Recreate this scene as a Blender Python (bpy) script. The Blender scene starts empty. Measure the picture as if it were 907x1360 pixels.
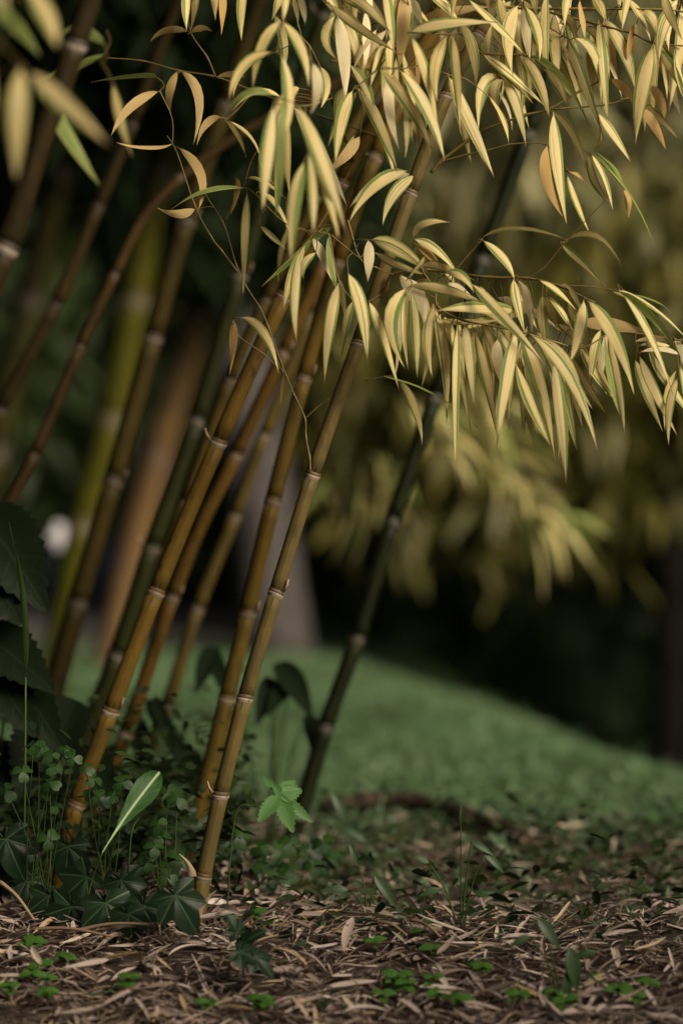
import bpy, math, random
import numpy as np
from mathutils import Vector, Matrix, noise as mnoise

rng = random.Random(11)
nrg = np.random.default_rng(5)
C = bpy.context.scene.collection
scene = bpy.context.scene

# ------------------------------------------------------------------ camera
CAM_Z = 0.40
LENS, SENS = 85.0, 24.0
PW, PH = 907.0, 1360.0
K = SENS / LENS / PW
cam_d = bpy.data.cameras.new('camera')
cam = bpy.data.objects.new('camera', cam_d)
C.objects.link(cam)
cam.location = (0, 0, CAM_Z)
cam.rotation_euler = (math.radians(90), 0, 0)
cam_d.sensor_fit = 'HORIZONTAL'
cam_d.sensor_width = SENS
cam_d.lens = LENS
cam_d.clip_start = 0.05
cam_d.clip_end = 500
cam_d.dof.use_dof = True
cam_d.dof.focus_distance = 2.29
cam_d.dof.aperture_fstop = 2.3
scene.camera = cam

# ------------------------------------------------------------------ light
sun_to = Vector((0.66, -0.66, 0.50)).normalized()
world = bpy.data.worlds.new('World')
scene.world = world
world.use_nodes = True
wn = world.node_tree
wn.nodes.clear()
sky = wn.nodes.new('ShaderNodeTexSky')
sky.sky_type = 'NISHITA'
sky.sun_disc = False
sky.air_density = 0.6
sky.dust_density = 4.0
sky.ozone_density = 0.4
sky.sun_elevation = math.asin(sun_to.z)
sky.sun_rotation = math.atan2(sun_to.x, sun_to.y)
bg = wn.nodes.new('ShaderNodeBackground')
bg.inputs['Strength'].default_value = 0.05
wo = wn.nodes.new('ShaderNodeOutputWorld')
wn.links.new(sky.outputs[0], bg.inputs[0])
wn.links.new(bg.outputs[0], wo.inputs[0])
sun_d = bpy.data.lights.new('sun', 'SUN')
sun_d.energy = 4.4
sun_d.angle = math.radians(32)
sun_d.color = (1.0, 0.875, 0.66)
sun = bpy.data.objects.new('sun', sun_d)
C.objects.link(sun)
sun.rotation_euler = sun_to.to_track_quat('Z', 'Y').to_euler()
scene.view_settings.view_transform = 'Standard'
scene.view_settings.look = 'None'
scene.view_settings.exposure = 0.5
scene.view_settings.gamma = 1.0
scene.view_settings.use_curve_mapping = False
scene.render.engine = 'CYCLES'
scene.cycles.max_bounces = 6
scene.cycles.use_denoising = True


# ------------------------------------------------------------------ helpers
def P(px, py, Y):
    return Vector(((px - PW / 2) * K * Y, Y, CAM_Z + (PH / 2 - py) * K * Y))


def sstep(a, b, x):
    t = np.clip((x - a) / (b - a), 0, 1)
    return t * t * (3 - 2 * t)


def hgt(x, y):
    """height of the terrain: a level strip under the bamboo, a lawn and a bank that falls away to the right"""
    x = np.asarray(x, float); y = np.asarray(y, float)
    z = 0.006 * np.sin(7 * x + 1.3 * y) * np.cos(5 * y - 2 * x) + 0.010 * np.sin(1.7 * x + 0.6) * np.sin(1.3 * y)
    s1 = (x - 0.49) * 0.978 + (y - 3.50) * 0.206 + 0.03 * np.sin(3 * y)
    s = np.minimum(s1, x + 0.14)
    d = np.clip(s, 0, 3)
    z = z - 1.15 * sstep(0, 2.6, d) - 0.12 * np.clip(d, 0, 1)
    dd = np.clip(2.30 - y, 0, 0.7)
    z = z - 0.30 * dd * dd / (dd + 0.05)
    z = z + 0.05 * np.clip(y - 7, 0, 12) * sstep(-0.2, -1.0, x)
    return z


def H(x, y):
    return float(hgt(x, y))


def G(px, py):
    """ground point seen at a pixel (level ground)"""
    Y = CAM_Z / ((py - PH / 2) * K)
    for _ in range(12):
        X = (px - PW / 2) * K * Y
        Y = 0.5 * Y + 0.5 * (CAM_Z - H(X, Y)) / ((py - PH / 2) * K)
    X = (px - PW / 2) * K * Y
    return Vector((X, Y, H(X, Y)))


def link(name, mesh, mat=None, parent=None):
    o = bpy.data.objects.new(name, mesh)
    C.objects.link(o)
    if mat is not None and (len(mesh.materials) == 0):
        mesh.materials.append(mat)
    if parent is not None:
        o.parent = parent
        o.matrix_parent_inverse = parent_inv(parent)
    return o


def parent_inv(p):
    """things stand at their base unrotated: undo their translation once, for parts and sub-parts alike"""
    return Matrix.Translation(-p.location) if p.parent is None else Matrix.Identity(4)


def thing(name, loc, label, cat, group=None):
    o = bpy.data.objects.new(name, None)
    C.objects.link(o)
    o.empty_display_size = 0.02
    o.location = loc
    o['label'] = label
    o['category'] = cat
    if group:
        o['group'] = group
    return o


def tag(o, label, cat, group=None):
    o['label'] = label
    o['category'] = cat
    if group:
        o['group'] = group
    return o


def mesh_np(name, verts, faces, uvs=None, smooth=True, tint=None):
    me = bpy.data.meshes.new(name)
    me.from_pydata([tuple(v) for v in verts], [], [tuple(f) for f in faces])
    if uvs is not None:
        ul = me.uv_layers.new(name='UVMap')
        idx = np.empty(len(me.loops), dtype=np.int32)
        me.loops.foreach_get('vertex_index', idx)
        ul.data.foreach_set('uv', np.asarray(uvs, np.float32)[idx].ravel())
    if tint is not None:
        at = me.attributes.new('tint', 'FLOAT', 'POINT')
        at.data.foreach_set('value', np.asarray(tint, np.float32))
    if smooth:
        me.polygons.foreach_set('use_smooth', [True] * len(me.polygons))
    me.update()
    return me


def tube(name, pts, radii, seg=12, cap=True):
    pts = [Vector(p) for p in pts]
    n = len(pts)
    verts, faces, uvs = [], [], []
    L = 0.0
    ref = Vector((0, -1, 0.03))
    for i, p in enumerate(pts):
        t = (pts[min(i + 1, n - 1)] - pts[max(i - 1, 0)])
        if t.length < 1e-9:
            t = Vector((0, 0, 1))
        t.normalize()
        a = ref - t * ref.dot(t)
        if a.length < 1e-4:
            a = Vector((1, 0, 0)) - t * t.x
        a.normalize()
        b = t.cross(a)
        if i:
            L += (p - pts[i - 1]).length
        for j in range(seg + 1):
            an = 2 * math.pi * j / seg
            verts.append(p + (a * math.cos(an) + b * math.sin(an)) * radii[i])
            uvs.append((j / seg, L))
    for i in range(n - 1):
        for j in range(seg):
            q = i * (seg + 1) + j
            faces.append((q, q + 1, q + seg + 2, q + seg + 1))
    if cap:
        faces.append(tuple(range(seg - 1, -1, -1)))
        faces.append(tuple((n - 1) * (seg + 1) + j for j in range(seg)))
    return mesh_np(name, verts, faces, uvs)


def catmull(pts, m):
    pts = [Vector(p) for p in pts]
    if len(pts) == 2:
        return [pts[0].lerp(pts[1], i / m) for i in range(m + 1)]
    ext = [pts[0] * 2 - pts[1]] + pts + [pts[-1] * 2 - pts[-2]]
    out = []
    for i in range(1, len(ext) - 2):
        p0, p1, p2, p3 = ext[i - 1:i + 3]
        for k in range(m):
            t = k / m
            out.append(0.5 * ((2 * p1) + (p2 - p0) * t + (2 * p0 - 5 * p1 + 4 * p2 - p3) * t * t + (3 * p1 - p0 - 3 * p2 + p3) * t ** 3))
    out.append(pts[-1])
    return out


# ------------------------------------------------------------------ materials
def mat(name):
    m = bpy.data.materials.new(name)
    m.use_nodes = True
    nt = m.node_tree
    nt.nodes.clear()
    return m, nt


class NT:
    def __init__(s, nt):
        s.nt = nt

    def n(s, t, **kw):
        o = s.nt.nodes.new(t)
        for k, v in kw.items():
            setattr(o, k, v)
        return o

    def l(s, a, b):
        s.nt.links.new(a, b)

    def val(s, sock, v):
        if isinstance(v, (int, float, tuple)):
            sock.default_value = v
        else:
            s.l(v, sock)

    def math(s, op, a, b=None, c=None, clamp=False):
        o = s.n('ShaderNodeMath', operation=op)
        o.use_clamp = clamp
        s.val(o.inputs[0], a)
        if b is not None: s.val(o.inputs[1], b)
        if c is not None: s.val(o.inputs[2], c)
        return o.outputs[0]

    def mix(s, f, a, b, mode='MIX'):
        o = s.n('ShaderNodeMix', data_type='RGBA', blend_type=mode)
        s.val(o.inputs[0], f)
        s.val(o.inputs[6], a)
        s.val(o.inputs[7], b)
        return o.outputs[2]

    def ss(s, x, a, b):
        o = s.n('ShaderNodeMapRange', interpolation_type='SMOOTHSTEP')
        s.val(o.inputs[0], x); s.val(o.inputs[1], a); s.val(o.inputs[2], b)
        return o.outputs[0]

    def noise(s, vec, scale, detail=3.0, rough=0.55, dim='3D', w=None):
        o = s.n('ShaderNodeTexNoise', noise_dimensions=dim)
        if vec is not None: s.l(vec, o.inputs['Vector'])
        if w is not None: s.val(o.inputs['W'], w)
        o.inputs['Scale'].default_value = scale
        o.inputs['Detail'].default_value = detail
        o.inputs['Roughness'].default_value = rough
        return o.outputs[0]

    def scalev(s, vec, sc):
        o = s.n('ShaderNodeMapping')
        s.l(vec, o.inputs['Vector'])
        o.inputs['Scale'].default_value = sc
        return o.outputs[0]

    def bump(s, h, strength, dist):
        o = s.n('ShaderNodeBump')
        o.inputs['Strength'].default_value = strength
        o.inputs['Distance'].default_value = dist
        s.l(h, o.inputs['Height'])
        return o.outputs[0]

    def leaf_out(s, col, rough=0.5, trans=0.25, normal=None, spec=0.4):
        p = s.n('ShaderNodeBsdfPrincipled')
        s.val(p.inputs['Base Color'], col)
        s.val(p.inputs['Roughness'], rough)
        p.inputs['Specular IOR Level'].default_value = spec
        if normal is not None: s.l(normal, p.inputs['Normal'])
        out = s.n('ShaderNodeOutputMaterial')
        if trans > 0:
            t = s.n('ShaderNodeBsdfTranslucent')
            s.val(t.inputs['Color'], col)
            mx = s.n('ShaderNodeMixShader')
            mx.inputs[0].default_value = trans
            s.l(p.outputs[0], mx.inputs[1]); s.l(t.outputs[0], mx.inputs[2])
            s.l(mx.outputs[0], out.inputs[0])
        else:
            s.l(p.outputs[0], out.inputs[0])


def make_bamboo_leaf():
    m, nt = mat('bamboo_leaf')
    N = NT(nt)
    uv = N.n('ShaderNodeUVMap').outputs[0]
    sp = N.n('ShaderNodeSeparateXYZ'); N.l(uv, sp.inputs[0])
    u, v = sp.outputs[0], sp.outputs[1]
    oi = N.n('ShaderNodeObjectInfo')
    cs = N.n('ShaderNodeSeparateColor'); N.l(oi.outputs['Color'], cs.inputs[0])
    pos, wid, tone, alpha = cs.outputs[0], cs.outputs[1], cs.outputs[2], oi.outputs['Alpha']
    rnd = oi.outputs['Random']
    seed = N.math('MULTIPLY', rnd, 137.0)
    vec = N.n('ShaderNodeCombineXYZ'); N.l(u, vec.inputs[0]); N.l(v, vec.inputs[1]); N.l(seed, vec.inputs[2])
    # veins: fine lines that run the length of the blade
    veins = N.noise(N.scalev(vec.outputs[0], (34, 0.8, 1)), 1.0, 2.0)
    blot = N.noise(N.scalev(vec.outputs[0], (2.2, 4.0, 1)), 1.0, 3.0)
    cream = N.mix(N.ss(blot, 0.3, 0.75), (0.80, 0.64, 0.29, 1), (0.76, 0.65, 0.39, 1))
    cream = N.mix(N.math('MULTIPLY', rnd, 0.25), cream, (0.62, 0.44, 0.12, 1))
    tan = N.mix(blot, (0.40, 0.235, 0.065, 1), (0.50, 0.32, 0.11, 1))
    col = N.mix(tone, cream, tan)
    pale = N.math('MULTIPLY', N.math('GREATER_THAN', pos, 1.3), N.math('SUBTRACT', 1.0, tone))
    col = N.mix(N.math('MULTIPLY', pale, 0.8), col, (0.74, 0.64, 0.42, 1))
    # green stripes: one broad one and a few narrow ones
    wob = N.math('MULTIPLY', N.math('SUBTRACT', N.noise(N.scalev(vec.outputs[0], (0.1, 1.6, 1)), 1.0, 1.0), 0.5), 0.10)
    d = N.math('ABSOLUTE', N.math('SUBTRACT', N.math('ADD', u, wob), pos))
    m1 = N.math('SUBTRACT', 1.0, N.ss(N.math('SUBTRACT', d, wid), -0.03, 0.035))
    thin = N.noise(N.scalev(vec.outputs[0], (9.0, 0.25, 1)), 1.0, 1.0)
    m2 = N.math('MULTIPLY', N.ss(thin, 0.60, 0.68), alpha)
    edge = N.math('MULTIPLY', N.ss(N.math('ABSOLUTE', N.math('SUBTRACT', u, 0.5)), 0.34, 0.42), N.math('MULTIPLY', alpha, 1.0))
    gm = N.math('MAXIMUM', N.math('MAXIMUM', m1, m2), edge)
    gm = N.math('MULTIPLY', gm, N.math('ADD', 0.72, N.math('MULTIPLY', N.ss(N.noise(N.scalev(vec.outputs[0], (16, 1.1, 1)), 1.0, 3.0, 0.7), 0.35, 0.6), 0.28)))
    green = N.mix(veins, (0.045, 0.130, 0.010, 1), (0.12, 0.235, 0.025, 1))
    col = N.mix(N.math('MULTIPLY', gm, 0.92), col, green)
    col = N.mix(N.math('MULTIPLY', N.ss(veins, 0.5, 0.75), 0.16), col, (0.34, 0.34, 0.11, 1))
    # dry brown tip and specks
    tip = N.math('MULTIPLY', N.ss(N.math('ADD', v, N.math('MULTIPLY', N.math('SUBTRACT', blot, 0.5), 0.25)), N.math('ADD', 0.80, N.math('MULTIPLY', N.math('FRACT', N.math('MULTIPLY', rnd, 7.3)), 0.19)), 1.0), 0.85)
    col = N.mix(tip, col, (0.16, 0.08, 0.035, 1))
    speck = N.ss(N.noise(N.scalev(vec.outputs[0], (7, 30, 1)), 1.0, 2.0), 0.70, 0.76)
    col = N.mix(N.math('MULTIPLY', speck, N.math('ADD', 0.35, N.math('MULTIPLY', tone, 0.5))), col, (0.14, 0.06, 0.02, 1))
    nb = N.bump(veins, 0.35, 0.0006)
    N.leaf_out(col, 0.55, 0.38, nb, 0.25)
    return m


def make_culm():
    m, nt = mat('bamboo_culm')
    N = NT(nt)
    uv = N.n('ShaderNodeUVMap').outputs[0]
    geo = N.n('ShaderNodeNewGeometry').outputs['Position']
    oi = N.n('ShaderNodeObjectInfo')
    base = oi.outputs['Color']
    streak = N.noise(N.scalev(uv, (26, 5, 1)), 1.0, 4.0, 0.6)
    mott = N.noise(geo, 26.0, 4.0, 0.6)
    fine = N.noise(geo, 330.0, 3.0, 0.65)
    col = N.mix(N.ss(mott, 0.30, 0.75), base, N.mix(1.0, base, (1.5, 1.35, 0.95, 1), 'MULTIPLY'))
    col = N.mix(N.math('MULTIPLY', N.ss(streak, 0.45, 0.8), 0.5), col, N.mix(1.0, base, (0.45, 0.45, 0.5, 1), 'MULTIPLY'))
    col = N.mix(N.math('MULTIPLY', N.ss(fine, 0.55, 0.75), 0.28), col, N.mix(1.0, base, (1.75, 1.6, 1.5, 1), 'MULTIPLY'))
    spots = N.ss(N.noise(N.scalev(geo, (1, 1, 0.45)), 95.0, 3.0, 0.7), 0.60, 0.70)
    patch = N.ss(N.noise(geo, 9.0, 2.0), 0.45, 0.62)
    col = N.mix(N.math('MULTIPLY', N.math('MULTIPLY', spots, patch), oi.outputs['Alpha']), col, (0.045, 0.014, 0.012, 1))
    wax = N.math('MULTIPLY', N.ss(N.noise(geo, 60.0, 3.0, 0.7), 0.62, 0.78), 0.25)
    col = N.mix(N.math('MULTIPLY', wax, 2.0), col, N.mix(1.0, base, (2.1, 2.1, 2.6, 1), 'MULTIPLY'))
    stain = N.ss(N.noise(N.scalev(geo, (1, 1, 0.3)), 34.0, 5.0, 0.7), 0.52, 0.66)
    col = N.mix(N.math('MULTIPLY', stain, 0.55), col, N.mix(1.0, base, (0.38, 0.42, 0.40, 1), 'MULTIPLY'))
    scr = N.ss(N.noise(N.scalev(uv, (60, 9, 1)), 1.0, 2.0, 0.5), 0.66, 0.70)
    col = N.mix(N.math('MULTIPLY', scr, 0.5), col, N.mix(1.0, base, (2.2, 2.0, 1.9, 1), 'MULTIPLY'))
    p = N.n('ShaderNodeBsdfPrincipled')
    N.l(col, p.inputs['Base Color'])
    N.l(N.math('ADD', 0.40, N.math('MULTIPLY', mott, 0.25)), p.inputs['Roughness'])
    p.inputs['Specular IOR Level'].default_value = 0.09
    hb = N.math('ADD', streak, N.math('MULTIPLY', fine, 0.4))
    N.l(N.bump(hb, 0.22, 0.0008), p.inputs['Normal'])
    o = N.n('ShaderNodeOutputMaterial')
    N.l(p.outputs[0], o.inputs[0])
    return m


def make_node_ring():
    m, nt = mat('culm_node')
    N = NT(nt)
    geo = N.n('ShaderNodeNewGeometry').outputs['Position']
    base = N.n('ShaderNodeObjectInfo').outputs['Color']
    a = N.noise(geo, 230.0, 4.0, 0.7)
    b = N.noise(geo, 70.0, 2.0)
    at = N.n('ShaderNodeAttribute'); at.attribute_name = 'tint'
    wax = N.mix(b, (0.26, 0.20, 0.15, 1), (0.52, 0.44, 0.36, 1))
    col = N.mix(N.math('MULTIPLY', at.outputs['Fac'], N.ss(a, 0.28, 0.50)), base, wax)
    col = N.mix(N.math('MULTIPLY', N.ss(a, 0.60, 0.72), 0.7), col, (0.06, 0.03, 0.02, 1))
    p = N.n('ShaderNodeBsdfPrincipled')
    N.l(col, p.inputs['Base Color'])
    p.inputs['Roughness'].default_value = 0.6
    N.l(N.bump(a, 0.4, 0.001), p.inputs['Normal'])
    o = N.n('ShaderNodeOutputMaterial')
    N.l(p.outputs[0], o.inputs[0])
    return m


def make_simple(name, c1, c2, scale, rough=0.6, trans=0.0, spec=0.4, bumpd=0.0):
    """two-tone procedural material driven by noise and the per-leaf tint"""
    m, nt = mat(name)
    N = NT(nt)
    geo = N.n('ShaderNodeNewGeometry').outputs['Position']
    a = N.noise(geo, scale, 4.0, 0.6)
    at = N.n('ShaderNodeAttribute'); at.attribute_name = 'tint'
    rnd = N.n('ShaderNodeObjectInfo').outputs['Random']
    f = N.math('FRACT', N.math('ADD', at.outputs['Fac'], rnd))
    f = N.math('ADD', N.math('MULTIPLY', f, 0.65), N.math('MULTIPLY', N.math('SUBTRACT', a, 0.3), 0.7), clamp=True)
    col = N.mix(f, c1 + (1,), c2 + (1,))
    nb = N.bump(a, 0.5, bumpd) if bumpd else None
    N.leaf_out(col, rough, trans, nb, spec)
    return m


def make_veined(name, c1, c2, vein, rough=0.4, trans=0.15, nveins=7.0, mid=0.035, vamt=0.6, spec=0.4, sidek=0.35):
    """a broad leaf with midrib and side veins taken from its own UVs (u across, v along)"""
    m, nt = mat(name)
    N = NT(nt)
    uv = N.n('ShaderNodeUVMap').outputs[0]
    sp = N.n('ShaderNodeSeparateXYZ'); N.l(uv, sp.inputs[0])
    du = N.math('ABSOLUTE', N.math('SUBTRACT', sp.outputs[0], 0.5))
    ph = N.math('SUBTRACT', N.math('MULTIPLY', sp.outputs[1], nveins), N.math('MULTIPLY', du, 3.2))
    side = N.math('SUBTRACT', 1.0, N.ss(N.math('ABSOLUTE', N.math('SUBTRACT', N.math('FRACT', ph), 0.5)), 0.03, 0.10))
    rib = N.math('SUBTRACT', 1.0, N.ss(du, mid * 0.6, mid))
    vm = N.math('MAXIMUM', rib, N.math('MULTIPLY', side, sidek)) if nveins else rib
    geo = N.n('ShaderNodeNewGeometry').outputs['Position']
    a = N.noise(geo, 60.0, 4.0, 0.6)
    rnd = N.n('ShaderNodeObjectInfo').outputs['Random']
    col = N.mix(N.math('ADD', N.math('MULTIPLY', rnd, 0.5), N.math('MULTIPLY', a, 0.6), clamp=True), c1 + (1,), c2 + (1,))
    col = N.mix(N.math('MULTIPLY', vm, vamt), col, vein + (1,))
    N.leaf_out(col, rough, trans, N.bump(N.math('ADD', a, vm), 0.4, 0.001), spec)
    return m


def make_litter():
    m, nt = mat('dry_leaf')
    N = NT(nt)
    uv = N.n('ShaderNodeUVMap').outputs[0]
    at = N.n('ShaderNodeAttribute'); at.attribute_name = 'tint'
    rnd = N.n('ShaderNodeObjectInfo').outputs['Random']
    f = N.math('FRACT', N.math('ADD', at.outputs['Fac'], N.math('MULTIPLY', rnd, 3.7)))
    cr = N.n('ShaderNodeValToRGB')
    e = cr.color_ramp.elements
    e[0].position = 0.0; e[0].color = (0.12, 0.085, 0.067, 1)
    e[1].position = 1.0; e[1].color = (0.64, 0.56, 0.50, 1)
    for q, c in ((0.25, (0.25, 0.185, 0.155, 1)), (0.5, (0.39, 0.305, 0.265, 1)), (0.72, (0.51, 0.425, 0.38, 1)), (0.86, (0.40, 0.27, 0.14, 1))):
        k = e.new(q); k.color = c
    N.l(f, cr.inputs[0])
    fib = N.noise(N.scalev(uv, (22, 1.2, 1)), 1.0, 3.0)
    geo = N.n('ShaderNodeNewGeometry').outputs['Position']
    a = N.noise(geo, 90.0, 3.0)
    col = N.mix(N.math('MULTIPLY', N.ss(fib, 0.45, 0.7), 0.45), cr.outputs[0], (0.10, 0.06, 0.04, 1))
    col = N.mix(N.math('MULTIPLY', N.ss(a, 0.55, 0.75), 0.5), col, (0.07, 0.045, 0.03, 1))
    N.leaf_out(col, 0.62, 0.08, N.bump(fib, 0.4, 0.0008), 0.35)
    return m


def make_ground():
    m, nt = mat('earth')
    N = NT(nt)
    geo = N.n('ShaderNodeNewGeometry').outputs['Position']
    sp = N.n('ShaderNodeSeparateXYZ'); N.l(geo, sp.inputs[0])
    a = N.noise(geo, 6.0, 5.0, 0.65)
    b = N.noise(geo, 45.0, 5.0, 0.7)
    soil = N.mix(b, (0.025, 0.017, 0.012, 1), (0.10, 0.07, 0.052, 1))
    turf = N.mix(b, (0.018, 0.035, 0.012, 1), (0.045, 0.075, 0.03, 1))
    yy = N.math('ADD', sp.outputs[1], N.math('MULTIPLY', N.math('SUBTRACT', a, 0.5), 1.2))
    col = N.mix(N.ss(yy, 2.7, 3.4), soil, turf)
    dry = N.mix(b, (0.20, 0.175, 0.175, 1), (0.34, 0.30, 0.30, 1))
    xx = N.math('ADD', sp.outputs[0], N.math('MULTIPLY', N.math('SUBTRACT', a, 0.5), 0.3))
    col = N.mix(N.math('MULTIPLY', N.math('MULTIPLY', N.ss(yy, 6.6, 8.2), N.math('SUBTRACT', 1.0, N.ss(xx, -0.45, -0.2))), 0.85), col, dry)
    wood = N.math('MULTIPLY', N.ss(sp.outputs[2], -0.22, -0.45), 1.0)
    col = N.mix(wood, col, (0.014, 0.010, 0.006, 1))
    N.leaf_out(col, 0.85, 0.0, N.bump(b, 0.7, 0.02), 0.2)
    return m


def make_bark(name, c1, c2):
    m, nt = mat(name)
    N = NT(nt)
    geo = N.n('ShaderNodeNewGeometry').outputs['Position']
    a = N.noise(N.scalev(geo, (1, 1, 0.25)), 40.0, 5.0, 0.7)
    b = N.noise(geo, 5.0, 3.0)
    col = N.mix(N.ss(a, 0.3, 0.7), c1 + (1,), c2 + (1,))
    col = N.mix(N.math('MULTIPLY', N.ss(b, 0.5, 0.7), 0.4), col, N.mix(1.0, col, (0.7, 0.8, 0.6, 1), 'MULTIPLY'))
    N.leaf_out(col, 0.85, 0.0, N.bump(a, 0.8, 0.01), 0.2)
    return m


M_LEAF = make_bamboo_leaf()
M_CULM = make_culm()
M_NODE = make_node_ring()
M_TWIG = make_simple('twig', (0.065, 0.042, 0.012), (0.20, 0.145, 0.045), 90, 0.5, 0, 0.4)
M_SHEATH = make_simple('sheath', (0.20, 0.13, 0.085), (0.38, 0.27, 0.19), 90, 0.6, 0.1, 0.3)
M_LITTER = make_litter()
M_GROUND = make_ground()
M_GRASS = make_simple('grass_blade', (0.028, 0.090, 0.022), (0.18, 0.28, 0.145), 1.2, 0.40, 0.2, 0.5)
M_WEED = make_simple('weed_leaf', (0.008, 0.020, 0.006), (0.034, 0.050, 0.012), 12.0, 0.55, 0.15, 0.2)
M_CLOVER = make_veined('clover_leaflet', (0.010, 0.038, 0.006), (0.024, 0.066, 0.010), (0.05, 0.10, 0.02), 0.5, 0.25, 5.0, 0.04, 0.4)
M_SEEDLING = make_veined('seedling_leaf', (0.035, 0.10, 0.013), (0.065, 0.16, 0.022), (0.10, 0.20, 0.045), 0.5, 0.25, 5.0, 0.04, 0.4)
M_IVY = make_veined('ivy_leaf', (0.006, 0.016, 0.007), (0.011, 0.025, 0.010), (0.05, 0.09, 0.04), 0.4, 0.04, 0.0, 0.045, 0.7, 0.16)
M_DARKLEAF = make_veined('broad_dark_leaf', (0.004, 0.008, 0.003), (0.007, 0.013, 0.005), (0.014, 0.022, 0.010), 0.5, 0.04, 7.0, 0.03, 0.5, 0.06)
M_WEEDLEAF = make_veined('weed_broad_leaf', (0.018, 0.045, 0.014), (0.035, 0.075, 0.022), (0.06, 0.11, 0.04), 0.45, 0.15, 7.0, 0.04, 0.4)
M_TOOTHED = make_veined('toothed_leaflet', (0.055, 0.15, 0.035), (0.085, 0.20, 0.05), (0.14, 0.25, 0.08), 0.5, 0.25, 9.0, 0.03, 0.5)
M_PADDLE = make_veined('paddle_leaf', (0.020, 0.065, 0.012), (0.035, 0.095, 0.018), (0.34, 0.46, 0.25), 0.45, 0.2, 8.0, 0.06, 0.95, 0.2, 0.07)
M_STEM = make_simple('green_stem', (0.016, 0.036, 0.007), (0.055, 0.09, 0.02), 60, 0.5, 0.0, 0.4)
M_FARLEAF = make_simple('variegated_far_leaf', (0.085, 0.100, 0.028), (0.42, 0.38, 0.20), 2.0, 0.5, 0.25, 0.4)
M_OLIVE = make_simple('olive_shrub_leaf', (0.058, 0.060, 0.009), (0.19, 0.165, 0.036), 1.8, 0.5, 0.25, 0.4)
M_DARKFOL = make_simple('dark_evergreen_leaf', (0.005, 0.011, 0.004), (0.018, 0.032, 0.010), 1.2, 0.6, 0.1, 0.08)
M_CANOPY = make_simple('canopy_leaf', (0.03, 0.055, 0.012), (0.07, 0.10, 0.025), 1.2, 0.5, 0.15, 0.4)
M_BARKGREY = make_bark('grey_bark', (0.036, 0.030, 0.030), (0.085, 0.073, 0.076))
M_BARKBROWN = make_bark('brown_bark', (0.018, 0.011, 0.008), (0.07, 0.045, 0.032))
M_BARKDARK = make_bark('black_bark', (0.004, 0.003, 0.003), (0.012, 0.009, 0.007))
M_PETAL = make_simple('white_petal', (0.70, 0.68, 0.76), (0.85, 0.83, 0.88), 30, 0.5, 0.3, 0.3)


# ------------------------------------------------------------------ terrain
def build_ground():
    def axis(lo, hi, fine_lo, fine_hi, fs, cs):
        a = np.arange(fine_lo, fine_hi, fs)
        n1 = max(2, int((fine_lo - lo) / cs)); n2 = max(2, int((hi - fine_hi) / cs))
        left = fine_lo - (np.linspace(1, 0, n1, endpoint=False) ** 2) * (fine_lo - lo)
        right = fine_hi + (np.linspace(0, 1, n2) ** 2) * (hi - fine_hi)
        return np.concatenate([left, a, right])
    xs = axis(-120, 120, -2.0, 3.2, 0.06, 6.0)
    ys = axis(-60, 180, 1.2, 9.0, 0.06, 6.0)
    X, Yv = np.meshgrid(xs, ys)
    Z = hgt(X, Yv)
    Z = Z + nrg.normal(0, 0.002, Z.shape)
    v = np.stack([X.ravel(), Yv.ravel(), Z.ravel()], 1)
    nx, ny = len(xs), len(ys)
    i = np.arange(nx * ny).reshape(ny, nx)
    f = np.stack([i[:-1, :-1].ravel(), i[:-1, 1:].ravel(), i[1:, 1:].ravel(), i[1:, :-1].ravel()], 1)
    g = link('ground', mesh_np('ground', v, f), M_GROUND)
    g['kind'] = 'structure'
    g['label'] = 'earth and turf under the bamboo falling away to a bank'


build_ground()


# ------------------------------------------------------------------ leaf mass generator (uncountable foliage, litter, grass)
def leaf_mass(pos, direc, normal, length, width, fold=0.15, droop=0.15, tint=None, prof=((0, 0.12), (0.3, 1.0), (0.65, 0.72), (1, 0.03))):
    """many small folded blades as one mesh; every argument is an array with one row per blade"""
    n = len(pos)
    d = direc / (np.linalg.norm(direc, axis=1, keepdims=True) + 1e-9)
    s = np.cross(d, normal); s /= (np.linalg.norm(s, axis=1, keepdims=True) + 1e-9)
    nn = np.cross(s, d)
    L = np.asarray(length).reshape(-1, 1); W = np.asarray(width).reshape(-1, 1)
    rows = []
    uvr = []
    for t, w in prof:
        c = pos + d * L * t + np.array([[0, 0, -1.0]]) * L * droop * t * t
        rows.append(c - s * W * 0.5 * w); rows.append(c - nn * W * fold * w); rows.append(c + s * W * 0.5 * w)
        uvr += [(0, t), (0.5, t), (1, t)]
    k = len(rows)
    V = np.stack(rows, 1).reshape(-1, 3)
    f0 = []
    for r in range(len(prof) - 1):
        a = 3 * r
        f0 += [(a, a + 1, a + 4, a + 3), (a + 1, a + 2, a + 5, a + 4)]
    f0 = np.array(f0)
    F = (np.arange(n)[:, None, None] * k + f0[None]).reshape(-1, 4)
    uv = np.tile(np.array(uvr), (n, 1))
    tn = np.repeat(np.random.default_rng(n).random(n) if tint is None else tint, k)
    return V, F, uv, tn


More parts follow.
